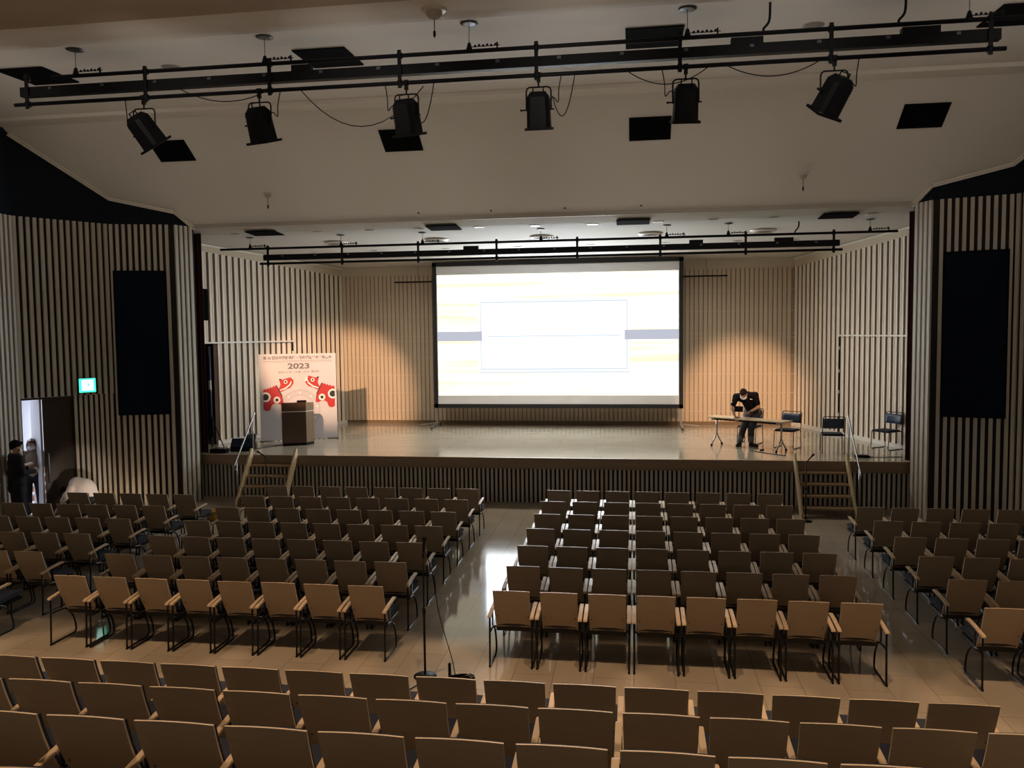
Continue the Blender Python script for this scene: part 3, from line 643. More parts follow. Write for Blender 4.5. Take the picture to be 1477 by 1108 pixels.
for s_ in (-1, 1):
    st = MB(); x = s_ * (Wd / 2 - 0.06)
    st.box((x, 0.09, (z0 + 0.03) / 2 + 0.05), (0.05, 0.04, z0 + 0.3))
    st.box((x + s_ * 0.02, 0.05, 0.075), (0.05, 1.25, 0.04)); st.box((x + s_ * 0.25, 0.05, 0.10), (0.5, 0.04, 0.03), rot=Matrix.Rotation(s_ * 0.1, 3, 'Y'))
    s_o = st.build('stand', M['alu'], scr)
    for yy in (-0.52, 0.62): MB().lathe([(0, -0.015), (0.035, -0.015), (0.035, 0.015), (0, 0.015)], (x + s_ * 0.02, yy, 0.036), 12, rot=Matrix.Rotation(PI / 2, 3, 'Y')).build('caster', M['metal_black'], s_o)

# ------------------------------------------------------------------ hall chairs
def make_chair(screws=False, wide=False):
    BW = 0.2425 if wide else 0.215
    r = empty('auditorium_chair', (0, 0, 0), 'x', 'chair')
    # local frame: faces +Y, floor at z=0, top rear edge of the back at y=0, z=.88
    def back_fn(off, hw, z_in=0.0):
        def f(u, v):
            x = (u * 2 - 1) * hw * (1 - 0.03 * (1 - v)); t = v
            y = 0.235 * (1 - t) - 0.025 * math.sin(PI * t) + 0.012 * (1 - (u * 2 - 1) ** 2)
            z = 0.365 + 0.515 * t
            return (x, y + off, z)
        return f
    def board(off0, off1, hw, v0=0.0, v1=1.0):
        mb = MB(); nu, nv = 6, 8
        f0 = back_fn(off0, hw); f1 = back_fn(off1, hw)
        A = [f0(i / nu, v0 + (v1 - v0) * j / nv) for j in range(nv + 1) for i in range(nu + 1)]
        B = [f1(i / nu, v0 + (v1 - v0) * j / nv) for j in range(nv + 1) for i in range(nu + 1)]
        n = len(A); W1 = nu + 1; fs = []
        for j in range(nv):
            for i in range(nu):
                a = j * W1 + i; fs.append((a, a + 1, a + W1 + 1, a + W1)); fs.append((n + a, n + a + W1, n + a + W1 + 1, n + a + 1))
        for i in range(nu):
            fs.append((i, n + i, n + i + 1, i + 1)); a = nv * W1 + i; fs.append((a, a + 1, n + a + 1, n + a))
        for j in range(nv):
            a = j * W1; fs.append((a, a + W1, n + a + W1, n + a)); a = j * W1 + nu; fs.append((a, n + a, n + a + W1, a + W1))
        mb.add(A + B, fs)
        for k in range(2 * nu * nv, len(fs)): mb.mi[k] = 1
        return mb
    bk = board(0.0, 0.014, BW).build('backrest', [M['ply'], M['ply_side']], r)
    board(0.015, 0.055, BW - 0.015, 0.10, 0.965).build('back_cushion', M['fabric_blue'], r, bevel=0.0)
    if screws:
        f = back_fn(0.0, BW)
        for u in (0.07, 0.93):
            for v in (0.06, 0.35):
                p = f(u, v); MB().sphere((p[0], p[1] - 0.001, p[2]), (0.008, 0.004, 0.008), 8, 5).build('screw', M['screw'], bk)
    st = MB(); st.box((0, 0.44, 0.425), (2 * BW, 0.46, 0.055), rot=Matrix.Rotation(math.radians(3), 3, 'X'))
    st.build('seat', M['fabric_blue'], r, bevel=0.018)
    sf = MB(); sf.box((0, 0.245, 0.355), (0.42, 0.03, 0.05)); sf.box((0, 0.62, 0.375), (0.42, 0.025, 0.03))
    for s_ in (-1, 1): sf.box((s_ * 0.20, 0.43, 0.372), (0.025, 0.40, 0.035))
    sf.build('seat_frame', M['chair_leg'], r)
    for s_ in ((1,) if wide else (-1, 1)):
        x = 0.275 if wide else s_ * 0.245
        am = MB(); prof = [(-0.075, 0.585), (-0.06, 0.605), (0.14, 0.632), (0.36, 0.648), (0.385, 0.640), (0.385, 0.622), (0.14, 0.607), (-0.06, 0.575)]
        n = len(prof); am.hexa([(x - 0.0225, y, z) for y, z in prof], [(x + 0.0225, y, z) for y, z in prof])
        am.build('armrest', M['ply_edge'], r, bevel=0.004)
        lg = MB()
        lg.tube([(x, -0.035, 0.585), (x, -0.045, 0.30), (x, -0.058, 0.03), (x, -0.045, 0.014), (x, -0.02, 0.011), (x, 0.36, 0.011), (x, 0.395, 0.02), (x, 0.41, 0.05), (x, 0.405, 0.12), (x, 0.375, 0.22), (x, 0.31, 0.32), (x - s_ * 0.0, 0.22, 0.385), (x, 0.10, 0.40), (x, -0.03, 0.40)], 0.0118, 8)
        lg.cyl((x, 0.25, 0.37), (x - s_ * 0.045, 0.25, 0.37), 0.013, 8); lg.box((x, 0.16, 0.515), (0.012, 0.03, 0.20)); lg.box((x, -0.04, 0.012), (0.024, 0.06, 0.022))
        lg.build('leg', M['chair_leg'], r, fix=True)
    return r
chair_plain = make_chair(False); chair_screw = make_chair(True); chair_wide = make_chair(True, True)
used = {'p': False, 's': False, 'w': False}
def place(x, y, z, label, group, screws, rz=0.0):
    k = screws if isinstance(screws, str) else ('s' if screws else 'p'); src = {'s': chair_screw, 'p': chair_plain, 'w': chair_wide}[k]
    o = src if not used[k] else copy_tree(src); used[k] = True
    o.location = (x, y, z); o.rotation_euler = (0, 0, rz); o['label'] = label; o['group'] = group
    return o
Y0, RP, SP = 15.269, 1.0103, 0.55
XL0, XR0, X30, X0R = -7.2165 + .215, -1.6167 + .215, 3.6924 + .215, -8.1761 - .215
rows = ['front row by the stage', 'second row from stage', 'third row from stage', 'fourth row from stage', 'fifth row from stage', 'sixth row from stage', 'rearmost row']
rj = lambda: (random.uniform(-0.006, 0.006), random.uniform(-0.008, 0.008), random.uniform(-0.012, 0.012))
def place_b(x, y, lab, grp, sc):
    j = rj(); place(x + j[0] * 0.5, y + j[1], 0.0, lab, grp, sc, j[2] * 0.5)
for r in range(7):
    for c in range(8):
        place_b(XL0 + SP * c, Y0 - RP * r, 'plywood-back chair, left-centre block, %s, %s seat from centre aisle' % (rows[r], NUM[7 - c]), 'chairs of the left-centre block', r == 6)
for r in range(7):
    for c in range(8):
        place_b(XR0 + SP * c, Y0 - RP * r, 'plywood-back chair, right-centre block, %s, %s seat from centre aisle' % (rows[r], NUM[c]), 'chairs of the right-centre block', r == 6)
wr = ['second row from stage', 'third row from stage', 'fourth row from stage', 'fifth row from stage', 'sixth row from stage', 'rearmost row']
n3 = [6, 5, 4, 4, 3, 2]
for r in range(1, 7):
    for c in range(n3[r - 1]):
        place_b(X30 + SP * c, Y0 - RP * r, 'plywood-back chair, far right block, %s, %s seat from its aisle' % (wr[r - 1], NUM[c]), 'chairs of the far right block', r == 6)
n0 = [5, 6, 6, 5, 3, 1]
for r in range(1, 7):
    for c in range(n0[r - 1]):
        place_b(X0R - SP * c, Y0 - RP * r, 'plywood-back chair, far left block, %s, %s seat from its aisle' % (wr[r - 1], NUM[c]), 'chairs of the far left block', r == 6)
TX = -5.023 + .2425
for k, (y, z, i0, i1, nm) in enumerate(((6.212, 0.248, -2, 14, 'first'), (5.197, 0.525, -1, 15, 'second'), (4.187, 0.80, 0, 13, 'third'), (3.177, 1.07, 1, 11, 'fourth'))):
    for i in range(i0, i1):
        place(TX + SP * i, y, z + 0.0, 'plywood-back chair in the %s raised row near the camera, %s from the left' % (nm, NUM[i - i0]), 'chairs of the raised rows', 'w')

# ------------------------------------------------------------------ steps and handrails
for sg in (-1, 1):
    side = 'left' if sg < 0 else 'right'
    x0, x1 = (-8.88, -7.78) if sg < 0 else (3.40, 4.46)
    xm = (x0 + x1) / 2
    o = empty('stage_steps', (xm, 17.35, 0), 'wooden open-riser steps leading up to the stage on the %s' % side, 'steps', group='steps up to the stage')
    for i in range(4):
        z = 0.21 * (i + 1); y = 0.08 + 0.205 * i
        MB().box((0, y, z - 0.02), (x1 - x0 - 0.08, 0.24, 0.04)).build('tread', M['tread'], o, bevel=0.004)
    for s_, xx in ((-1, x0 - xm), (1, x1 - xm)):
        # sloping stringer plank rising a little above the stage boards
        mb = MB(); pr = [(-0.13, 0.0), (0.06, 0.0), (0.76, 1.0), (0.78, 1.20), (0.70, 1.22), (-0.12, 0.10)]
        mb.hexa([(xx - 0.022, y, z) for y, z in pr], [(xx + 0.022, y, z) for y, z in pr]); mb.build('stringer', M['stringer'], o, bevel=0.005)
    # handrail on the outer side
    hx = (x0 - 0.12) if sg < 0 else (x1 + 0.12)
    h = empty('handrail', (hx, 17.5, 0), 'sloping chrome handrail beside the %s stage steps' % side, 'handrail', group='handrails of the stage steps')
    MB().tube(smooth_path([(0, 1.05, 1.98), (0, 1.0, 1.96), (0, 0.6, 1.55), (0, 0.0, 0.95), (0, -0.06, 0.88), (0, -0.02, 0.80), (0, 0.05, 0.79)], 5), 0.017).build('rail', M['chrome'], h)
    MB().cyl((0, 0.92, STAGE_Z), (0, 0.92, 1.88), 0.017).build('post', M['chrome'], h)
    MB().cyl((0, 0.06, 0.0), (0, 0.06, 1.0), 0.017).build('post', M['chrome'], h)
    for yy, zz in ((0.92, STAGE_Z), (0.06, 0.0)): MB().lathe([(0, 0.012), (0.04, 0.01), (0.045, 0.0)], (0, yy, zz), 14).build('base_flange', M['chrome'], h)

# ------------------------------------------------------------------ podium
pd = empty('podium', (-8.51, 19.95, STAGE_Z), 'dark wooden podium with a pale trim line standing in front of the poster', 'podium', rz=math.radians(24))
pl = [(-0.40, -0.22), (0.20, -0.22), (0.40, -0.02), (0.40, 0.24), (-0.40, 0.24)]
ins = lambda k: [(x * k, y * k) for x, y in pl]
MB().prism(ins(0.97), 0.0, 0.07).build('plinth', M['metal_black'], pd)
bm_ = MB(); bm_.prism(pl, 0.07, 0.86)
pb = bm_.build('body', M['podium'], pd)
for i, p in enumerate(pb.data.polygons):
    pass
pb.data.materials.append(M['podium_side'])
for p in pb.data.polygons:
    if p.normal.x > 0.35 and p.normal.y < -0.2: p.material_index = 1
MB().prism(ins(1.012), 0.86, 0.875).build('trim_line', M['trim_pale'], pd)
ub = MB(); ub.hexa([(x, y, 0.875) for x, y in pl], [(x, y, 1.10 - (y + 0.22) * 0.12) for x, y in pl])
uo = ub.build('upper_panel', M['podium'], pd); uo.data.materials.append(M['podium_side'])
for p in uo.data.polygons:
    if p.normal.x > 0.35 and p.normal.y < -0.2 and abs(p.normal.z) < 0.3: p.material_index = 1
MB().box((0.10, -0.14, 1.12), (0.24, 0.10, 0.05)).build('reading_light', M['metal_black'], pd, bevel=0.01)

# ------------------------------------------------------------------ poster
pa, pb2 = V((-9.72, 20.35, STAGE_Z)), V((-7.95, 21.26, STAGE_Z)); pdv = (pb2 - pa); PW = pdv.length; PH = 2.29
po = empty('poster_board', ((pa.x + pb2.x) / 2, (pa.y + pb2.y) / 2, STAGE_Z), 'tall white congress poster board with red toy-cow heads behind the podium', 'poster', rz=math.atan2(pdv.y, pdv.x))
MB().box((0, 0.0, 0.02 + PH / 2), (PW, 0.03, PH)).build('board', M['poster'], po)
for s_ in (-1, 1):
    mb = MB(); mb.box((s_ * (PW / 2 - 0.03), 0.02, 0.008), (0.05, 0.42, 0.015)); mb.box((s_ * (PW / 2 - 0.12), 0.03, 0.01), (0.30, 0.03, 0.018)); mb.build('foot', M['metal_grey'], po)
ZT = 0.02 + PH
def pp(x, y):      # coordinates measured on the poster: x 640..1315, y 188..958
    return ((x - 640) / 675 * PW - PW / 2, ZT - (y - 188) / 770 * PH)
def flat(name, pts, m, lay, parent=po):
    q = [pp(*p) for p in pts]; y0 = -0.0155 - lay * 0.0015
    mb = MB(); mb.hexa([(x, y0, z) for x, z in q], [(x, y0 - 0.0012, z) for x, z in q]); return mb.build(name, m, parent)
def circ(cx, cy, r, n=28, clip=None):
    out = []
    for k in range(n):
        x = cx + r * math.cos(2 * PI * k / n); y = cy + r * math.sin(2 * PI * k / n)
        if clip: x = max(clip[0], min(clip[1], x))
        out.append((x, y))
    return out
def annulus(name, cx, cy, r0, r1, m, lay, parent=po, n=48):
    mb = MB(); y0 = -0.0155 - lay * 0.0015; vs = []
    for r in (r0, r1):
        for k in range(n): a = 2 * PI * k / n; x, z = pp(cx + r * math.cos(a), cy + r * math.sin(a)); vs.append((x, y0 - 0.001, z))
    mb.add(vs, [(k, (k + 1) % n, n + (k + 1) % n, n + k) for k in range(n)]); return mb.build(name, m, parent, fix=False)
annulus('ring', 987, 690, 130, 176, M['ring'], 0)
annulus('ring_outline', 987, 690, 174, 178, M['ring_line'], 1); annulus('ring_outline', 987, 690, 128, 131, M['ring_line'], 1)
for k in range(9):
    a = -PI / 2 + k * 2 * PI / 9; flat('ring_dot', circ(987 + 153 * math.cos(a), 690 + 153 * math.sin(a), 9, 14), M['white'], 1)
for sgn in (1, -1):
    mx = (lambda x: x) if sgn == 1 else (lambda x: 1970 - x)
    dy = 0 if sgn == 1 else -12
    T = lambda pts: [(mx(x), y + dy) for x, y in pts]
    cow = flat('red_cow_body', T([(672, 505), (690, 492), (697, 503), (712, 485), (720, 496), (736, 478), (746, 488), (758, 470), (768, 478), (778, 464), (792, 470), (835, 560), (845, 636), (822, 642), (790, 628), (762, 628), (740, 645), (727, 684), (700, 692), (672, 680)]), M['red'], 2)
    flat('black_stripe', T([(780, 464), (792, 470), (836, 560), (828, 566)]), M['ink'], 3, cow)
    flat('large_white_spot', T(circ(690, 568, 44, 28, (672, 2000))), M['white'], 3, cow); flat('large_black_spot', T(circ(690, 568, 28, 28, (672, 2000))), M['ink'], 4, cow)
    flat('small_white_spot', T(circ(787, 596, 30)), M['white'], 3, cow); flat('small_black_spot', T(circ(787, 596, 14)), M['ink'], 4, cow)
    head = flat('red_cow_head', T([(810, 412), (828, 418), (850, 414), (905, 397), (920, 405), (937, 428), (934, 455), (905, 492), (862, 508), (826, 526), (800, 508), (822, 462)]), M['red'], 2)
    flat('ear', T([(808, 408), (832, 410), (826, 424), (812, 420)]), M['ink'], 3, head)
    flat('white_mouth_line', T([(812, 508), (862, 488), (900, 458), (912, 432), (921, 436), (908, 468), (868, 500), (818, 516)]), M['white'], 3, head)
    flat('eye_ring', T(circ(866, 437, 17)), M['white'], 3, head); flat('eye_dot', T(circ(866, 437, 9)), M['ink'], 4, head)
    if sgn == -1: flat('white_muzzle', T([(905, 397), (920, 405), (937, 428), (934, 455), (912, 432)]), M['white'], 5, head)
flat('title_rule', [(680, 250), (1280, 250), (1280, 252.5), (680, 252.5)], M['ink_soft'], 0)
def text(name, body, cx, cy, width, m, height=None, bold=0.0, parent=po):
    cu = bpy.data.curves.new(name, 'FONT'); cu.body = body; cu.size = 0.1; cu.align_x = 'CENTER'; cu.align_y = 'CENTER'; cu.extrude = 0.0006; cu.offset = bold
    t = bpy.data.objects.new(name, cu); COL.objects.link(t)
    bpy.context.view_layer.update()
    me = bpy.data.meshes.new_from_object(t.evaluated_get(bpy.context.evaluated_depsgraph_get())); bpy.data.objects.remove(t)
    xs = [v.co.x for v in me.vertices]; ys = [v.co.y for v in me.vertices]
    if not xs: return None
    w0 = max(xs) - min(xs); h0 = max(ys) - min(ys); mxm = (max(xs) + min(xs)) / 2; mym = (max(ys) + min(ys)) / 2
    W2 = width / 675 * PW; s_ = W2 / w0; sy = (height / 770 * PH / h0) if height else s_
    x, z = pp(cx, cy)
    for v in me.vertices: v.co = V(((v.co.x - mxm) * s_ + x, -0.0175 - v.co.z * 0.5, (v.co.y - mym) * sy + z))
    o = bpy.data.objects.new(name, me); COL.objects.link(o); me.materials.clear(); me.materials.append(m); o.parent = parent; return o
text('title_text', '第 36 回日本四肢再建・創外固定学会学術集会', 978, 222, 600, M['ink_soft'], 31, 0.0025)
text('subtitle_text', 'The 36th Annual Meeting of the Japanese Society of Limb Reconstruction and External Fixation', 978, 262, 600, M['ink_soft'], 7)
text('year_text', '2023', 983, 298, 190, M['ink_soft'], 50, 0.003)
text('date_text', '2023.7.13 木・14 金・15 土 , 郡山市', 983, 350, 360, M['ink_soft'], 20, 0.001)

# ------------------------------------------------------------------ folding table on stage
tb = empty('folding_table', (2.68, 19.94, STAGE_Z), 'long narrow folding table with pale top the man leans over', 'table', rz=math.radians(-38))
TL = 2.02
MB().box((0, 0, 0.705), (TL, 0.45, 0.028)).build('tabletop', M['table_top'], tb, bevel=0.006)
MB().box((0, -0.02, 0.655), (TL - 0.35, 0.07, 0.05)).build('beam', M['metal_black'], tb)
MB().box((0.0, 0.10, 0.655), (0.7, 0.20, 0.02)).build('shelf', M['metal_black'], tb)
for s_ in (-1, 1):
    lg = MB(); x = s_ * (TL / 2 - 0.16)
    lg.box((x, 0, 0.665), (0.07, 0.36, 0.045)); lg.tube([(x, 0, 0.65), (x, 0, 0.30)], [0.026, 0.02], 10)
    lg.tube([(x, 0, 0.31), (x, -0.10, 0.17), (x, -0.215, 0.055)], 0.017, 8); lg.tube([(x, 0, 0.31), (x, 0.10, 0.17), (x, 0.215, 0.055)], 0.017, 8)
    lo = lg.build('leg', M['alu'], tb)
    for yy in (-0.225, 0.225): MB().lathe([(0, -0.015), (0.028, -0.015), (0.028, 0.015), (0, 0.015)], (x, yy, 0.028), 12, rot=Matrix.Rotation(PI / 2, 3, 'Y')).build('caster', M['metal_black'], lo)

# ------------------------------------------------------------------ stacking chairs on stage
def make_stack_chair():
    r = empty('stacking_chair', (0, 0, 0), 'x', 'chair', group='pipe chairs on the stage')
    # faces -Y
    st = MB().box((0, -0.02, 0.43), (0.44, 0.42, 0.045)).build('seat', M['fabric_blue'], r, bevel=0.012)
    fb = MB()
    for s_ in (-1, 1):
        x = s_ * 0.235
        fb.tube(smooth_path([(x, 0.26, 0.80), (x, 0.235, 0.62), (x, 0.20, 0.45), (x, 0.22, 0.2), (x, 0.24, 0.04), (x, 0.20, 0.011), (x, 0.0, 0.011), (x, -0.20, 0.011), (x, -0.25, 0.04), (x, -0.235, 0.2), (x, -0.22, 0.40), (x, -0.18, 0.415), (x, 0.19, 0.42)], 4), 0.0095, 8)
    fb.tube([(-0.235, 0.26, 0.80), (-0.225, 0.262, 0.83), (-0.20, 0.263, 0.845), (0.20, 0.263, 0.845), (0.225, 0.262, 0.83), (0.235, 0.26, 0.80)], 0.0095, 8)
    fb.cyl((-0.235, -0.2, 0.405), (0.235, -0.2, 0.405), 0.008); fb.cyl((-0.235, 0.18, 0.41), (0.235, 0.18, 0.41), 0.008)
    fb.build('frame', M['chair_leg'], r)
    MB().grid(lambda u, v: ((u - .5) * 0.45, 0.232 + 0.03 * (v - .5) + 0.025 * (1 - (2 * u - 1) ** 2), 0.58 + v * 0.22), 8, 3).build('backrest', M['chair_blue'], r)
    return r
sc0 = make_stack_chair()
b0 = [c for c in sc0.children if c.name.startswith('backrest')][0]; sm_ = b0.modifiers.new('thick', 'SOLIDIFY'); sm_.thickness = 0.03
for i, (x, y, rz, lb) in enumerate(((2.86, 20.90, -30, 'blue-backed pipe chair directly behind the man at the table'), (3.62, 20.15, -32, 'blue-backed pipe chair behind the right end of the folding table'),
                                 (4.46, 19.38, 180 - 6, 'pipe chair alone at the stage front beside the right handrail'), (5.84, 20.10, -55, 'pipe chair at the far right edge of the stage by the curtain'))):
    o = sc0 if i == 0 else copy_tree(sc0); o.location = (x, y, STAGE_Z); o.rotation_euler = (0, 0, math.radians(rz)); o['label'] = lb

# ------------------------------------------------------------------ small stage items
def mic_stand(x, y, z, h, label, boom=None):
    o = empty('microphone_stand', (x, y, z), label, 'microphone stand')
    MB().lathe([(0, 0.0), (0.13, 0.0), (0.13, 0.012), (0.04, 0.03), (0, 0.032)], (0, 0, 0), 24).build('base', M['metal_black'], o)
    MB().cyl((0, 0, 0.02), (0, 0, h * 0.55), 0.013).build('lower_pole', M['metal_black'], o)
    MB().cyl((0, 0, h * 0.55), (0, 0, h), 0.009).build('upper_pole', M['metal_black'], o)
    MB().cyl((0, 0, h * 0.53), (0, 0, h * 0.58), 0.019).build('height_clutch', M['metal_black'], o)
    a = V((0, 0, h)); b = a + V(boom if boom else (0.0, 0.03, 0.08)); d = (b - a).normalized()
    MB().tube([a, b], 0.011, 8).build('microphone_clip', M['metal_black'], o)
    MB().tube([b - d * 0.02, b + d * 0.11, b + d * 0.115, b + d * 0.16], [0.012, 0.016, 0.024, 0.02], 10).build('microphone', M['metal_black'], o)
    return o
mic_stand(-2.33, 8.80, 0, 1.36, 'black microphone stand in the centre aisle behind the raised rows')
mic_stand(-8.08, 17.12, 0, 1.16, 'microphone stand with tilted microphone before the left stage steps', (-0.06, 0.0, 0.04))
mic_stand(3.42, 17.0, 0, 1.20, 'microphone stand before the right stage steps', (0.05, 0.02, 0.05))
# cable and coiled bundle by the aisle microphone
mb = MB(); mb.tube(smooth_path([(-2.30, 8.80, 1.42), (-2.24, 8.83, 1.20), (-2.17, 8.86, 0.7), (-2.04, 8.88, 0.2), (-2.0, 8.86, 0.03), (-1.95, 8.78, 0.012)], 6), 0.005, 6)
tag(mb.build('microphone_cable', M['metal_black']), 'thin black cable hanging down from the centre aisle microphone', 'cable')
mb = MB(); pts = []
for k in range(60): a = k * 0.55; pts.append((-1.88 + (0.13 + 0.02 * math.sin(k)) * math.cos(a), 8.66 + (0.09 + 0.015 * math.cos(k * 1.7)) * math.sin(a), 0.012 + 0.0012 * k))
mb.tube(pts, 0.008, 6); mb.tube(smooth_path([(-1.92, 8.72, 0.03), (-2.1, 8.74, 0.012), (-2.3, 8.62, 0.012), (-2.42, 8.40, 0.012)]), 0.006, 6)
tag(mb.build('cable_coil', M['metal_black']), 'loosely coiled black cable on the floor behind the raised row', 'cable')
tag(MB().box((-2.03, 8.73, 0.10), (0.03, 0.03, 0.2)).build('cable_plug', M['metal_black'], bevel=0.006), 'upright black plug beside the coiled floor cable', 'plug')
# lighting stand, monitor wedge, bucket at stage left
o = empty('tripod_stand', (-10.15, 18.62, STAGE_Z), 'tall slim black tripod stand with blue lamp bar at the left wing', 'stand')
MB().cyl((0, 0, 0.1), (0, 0, 2.55), 0.022).build('pole', mat('stand_blue', (0.05, 0.09, 0.16), 0.3), o)
for k in range(3):
    a = k * 2 * PI / 3 + 0.4; MB().tube([(0, 0, 0.85), (0.30 * math.cos(a), 0.24 * math.sin(a), 0.02)], 0.012).build('leg', M['metal_black'], o)
MB().box((0, -0.02, 1.62), (0.05, 0.03, 0.22)).build('label_plate', M['white'], o)
MB().box((0, -0.03, 0.60), (0.12, 0.09, 0.5)).build('cable_bundle', M['metal_black'], o, bevel=0.02)
o = empty('power_box', (-9.85, 18.40, STAGE_Z), 'flat black power box on the boards at the left wing', 'box')
MB().box((0, 0, 0.05), (0.42, 0.2, 0.1)).build('case', M['metal_black'], o, bevel=0.01)
MB().tube([(-.1, -0.0, .1), (-.1, 0, .13), (.1, 0, .13), (.1, 0, .1)], 0.008).build('handle', M['metal_grey'], o)
o = empty('stage_monitor', (-9.45, 18.80, STAGE_Z), 'black wedge-shaped stage monitor lying on the left of the stage', 'monitor speaker', rz=0.25)
mb = MB(); pr = [(-0.20, 0.0), (0.22, 0.0), (0.22, 0.12), (0.06, 0.30), (-0.20, 0.08)]
mb.hexa([(-0.27, y, z) for y, z in pr], [(0.27, y, z) for y, z in pr]); mb.build('cabinet', M['metal_black'], o, bevel=0.01)
MB().box((0, -0.085, 0.195), (0.46, 0.012, 0.26), rot=Matrix.Rotation(math.radians(-50), 3, 'X')).build('grille', M['black_cloth'], o)
o = empty('bucket', (-9.62, 19.55, STAGE_Z), 'grey plastic bucket between the stage monitor and the poster', 'bucket')
MB().lathe([(0.0, 0.0), (0.10, 0.0), (0.145, 0.30), (0.152, 0.30), (0.152, 0.31), (0.138, 0.31), (0.095, 0.01), (0.0, 0.01)], seg=24).build('shell', M['bucket'], o)
MB().tube([(-0.148, 0, 0.29)] + [(-0.148 * math.cos(PI * k / 8), 0.06 * math.sin(PI * k / 8), 0.29 + 0.02 * math.sin(PI * k / 8)) for k in range(1, 8)] + [(0.148, 0, 0.29)], 0.004, 6).build('handle', M['alu'], o)
o = empty('foot_switch', (4.93, 18.72, STAGE_Z), 'flat black cable box on the stage floor beside the right handrail', 'box')
MB().box((0, 0, 0.025), (0.30, 0.16, 0.05)).build('case', M['metal_black'], o, bevel=0.008); MB().box((0, 0, 0.055), (0.2, 0.08, 0.012)).build('lid', M['metal_grey'], o)
def fcable(pts, label, r=0.007, m='metal_black'):
    tag(MB().tube(smooth_path(pts, 6), r, 6).build('floor_cable', M[m]), label, 'cable')
fcable([(-9.75, 18.9, 1.058), (-9.3, 19.05, 1.058), (-8.9, 19.75, 1.058), (-8.72, 19.85, 1.058)], 'black cable running from the stage monitor to the podium')
fcable([(5.05, 18.75, 1.058), (5.4, 18.72, 1.058), (5.6, 18.8, 1.058), (5.78, 18.78, 1.058)], 'black cable running from the box to the right curtain')
fcable([(2.7, 19.55, 1.058), (2.95, 19.2, 1.058), (3.2, 18.95, 1.058), (3.35, 18.80, 1.058)], 'black cable on the boards before the folding table', 0.008)
tag(MB().box((2.95, 19.62, 1.065), (0.10, 0.05, 0.03), rz=0.6).build('power_plug', M['metal_black'], bevel=0.006), 'small black plug on the stage floor under the folding table', 'plug')
# items on the hall floor beside the left aisle
o = empty('basket', (-8.72, 15.95, 0), 'small yellow wicker basket on the floor in the left aisle', 'basket')
mb = MB(); mb.lathe([(0.0, 0.0), (0.14, 0.0), (0.17, 0.2), (0.16, 0.2), (0.13, 0.01), (0.0, 0.01)], seg=18); mb.build('bowl', M['yellow'], o)
mb = MB()
for k in range(4): mb.lathe([(0.145 + 0.008 * k, 0.03 + 0.05 * k), (0.158 + 0.008 * k, 0.04 + 0.05 * k), (0.148 + 0.008 * k, 0.05 + 0.05 * k)], seg=18)
mb.build('weave_band', mat('basket_band', (0.30, 0.15, 0.04), 0.6), o)
o = empty('tote_bag', (-7.72, 14.62, 0), 'white and black tote bag on the floor beside the far left block', 'bag', rz=0.2)
mb = MB(); mb.hexa([(-.12, -.06, 0), (.12, -.06, 0), (.12, .06, 0), (-.12, .06, 0)], [(-.10, -.03, .34), (.10, -.03, .34), (.10, .03, .34), (-.10, .03, .34)]); mb.build('bag_body', M['white'], o, bevel=0.01)
for yy in (-.03, .03): MB().tube(smooth_path([(-.06, yy, .34), (-.05, yy, .48), (.05, yy, .48), (.06, yy, .34)]), 0.007, 6).build('strap', M['metal_black'], o)
MB().box((0, -0.058, .12), (.16, .012, .10), rot=Matrix.Rotation(0.09, 3, 'X')).build('dark_pocket', M['metal_black'], o)

# ------------------------------------------------------------------ people
def blob(name, prims, voxel, m, parent, smooth=4, dec=None):
    mb = MB()
    for p in prims:
        if p[0] == 'c':
            _, a, ra, b, rb = p; a, b = V(a), V(b)
            mb.sphere(a, ra, 12, 8); mb.sphere(b, rb, 12, 8); mb.tube([a, b], [ra, rb], 12)
        elif p[0] == 'e':
            rot = Euler(p[3]).to_matrix() if len(p) > 3 else None
            mb.sphere(p[1], p[2], 20, 14, rot=rot)
        elif p[0] == 'b':
            rot = Euler(p[3]).to_matrix() if len(p) > 3 else None
            mb.box(p[1], p[2], rot=rot)
    o = mb.build(name, m, None)
    r = o.modifiers.new('r', 'REMESH'); r.mode = 'VOXEL'; r.voxel_size = voxel; r.use_smooth_shade = True
    s_ = o.modifiers.new('s', 'SMOOTH'); s_.factor = 0.5; s_.iterations = smooth
    bpy.context.view_layer.update()
    me = bpy.data.meshes.new_from_object(o.evaluated_get(bpy.context.evaluated_depsgraph_get()))
    me.materials.clear(); me.materials.append(m)
    for p in me.polygons: p.use_smooth = True
    old = o.data; o.modifiers.clear(); o.data = me; bpy.data.meshes.remove(old); me.name = name
    if parent is not None: o.parent = parent
    return o
def limb(pts, rs): return [('c', pts[i], rs[i], pts[i + 1], rs[i + 1]) for i in range(len(pts) - 1)]
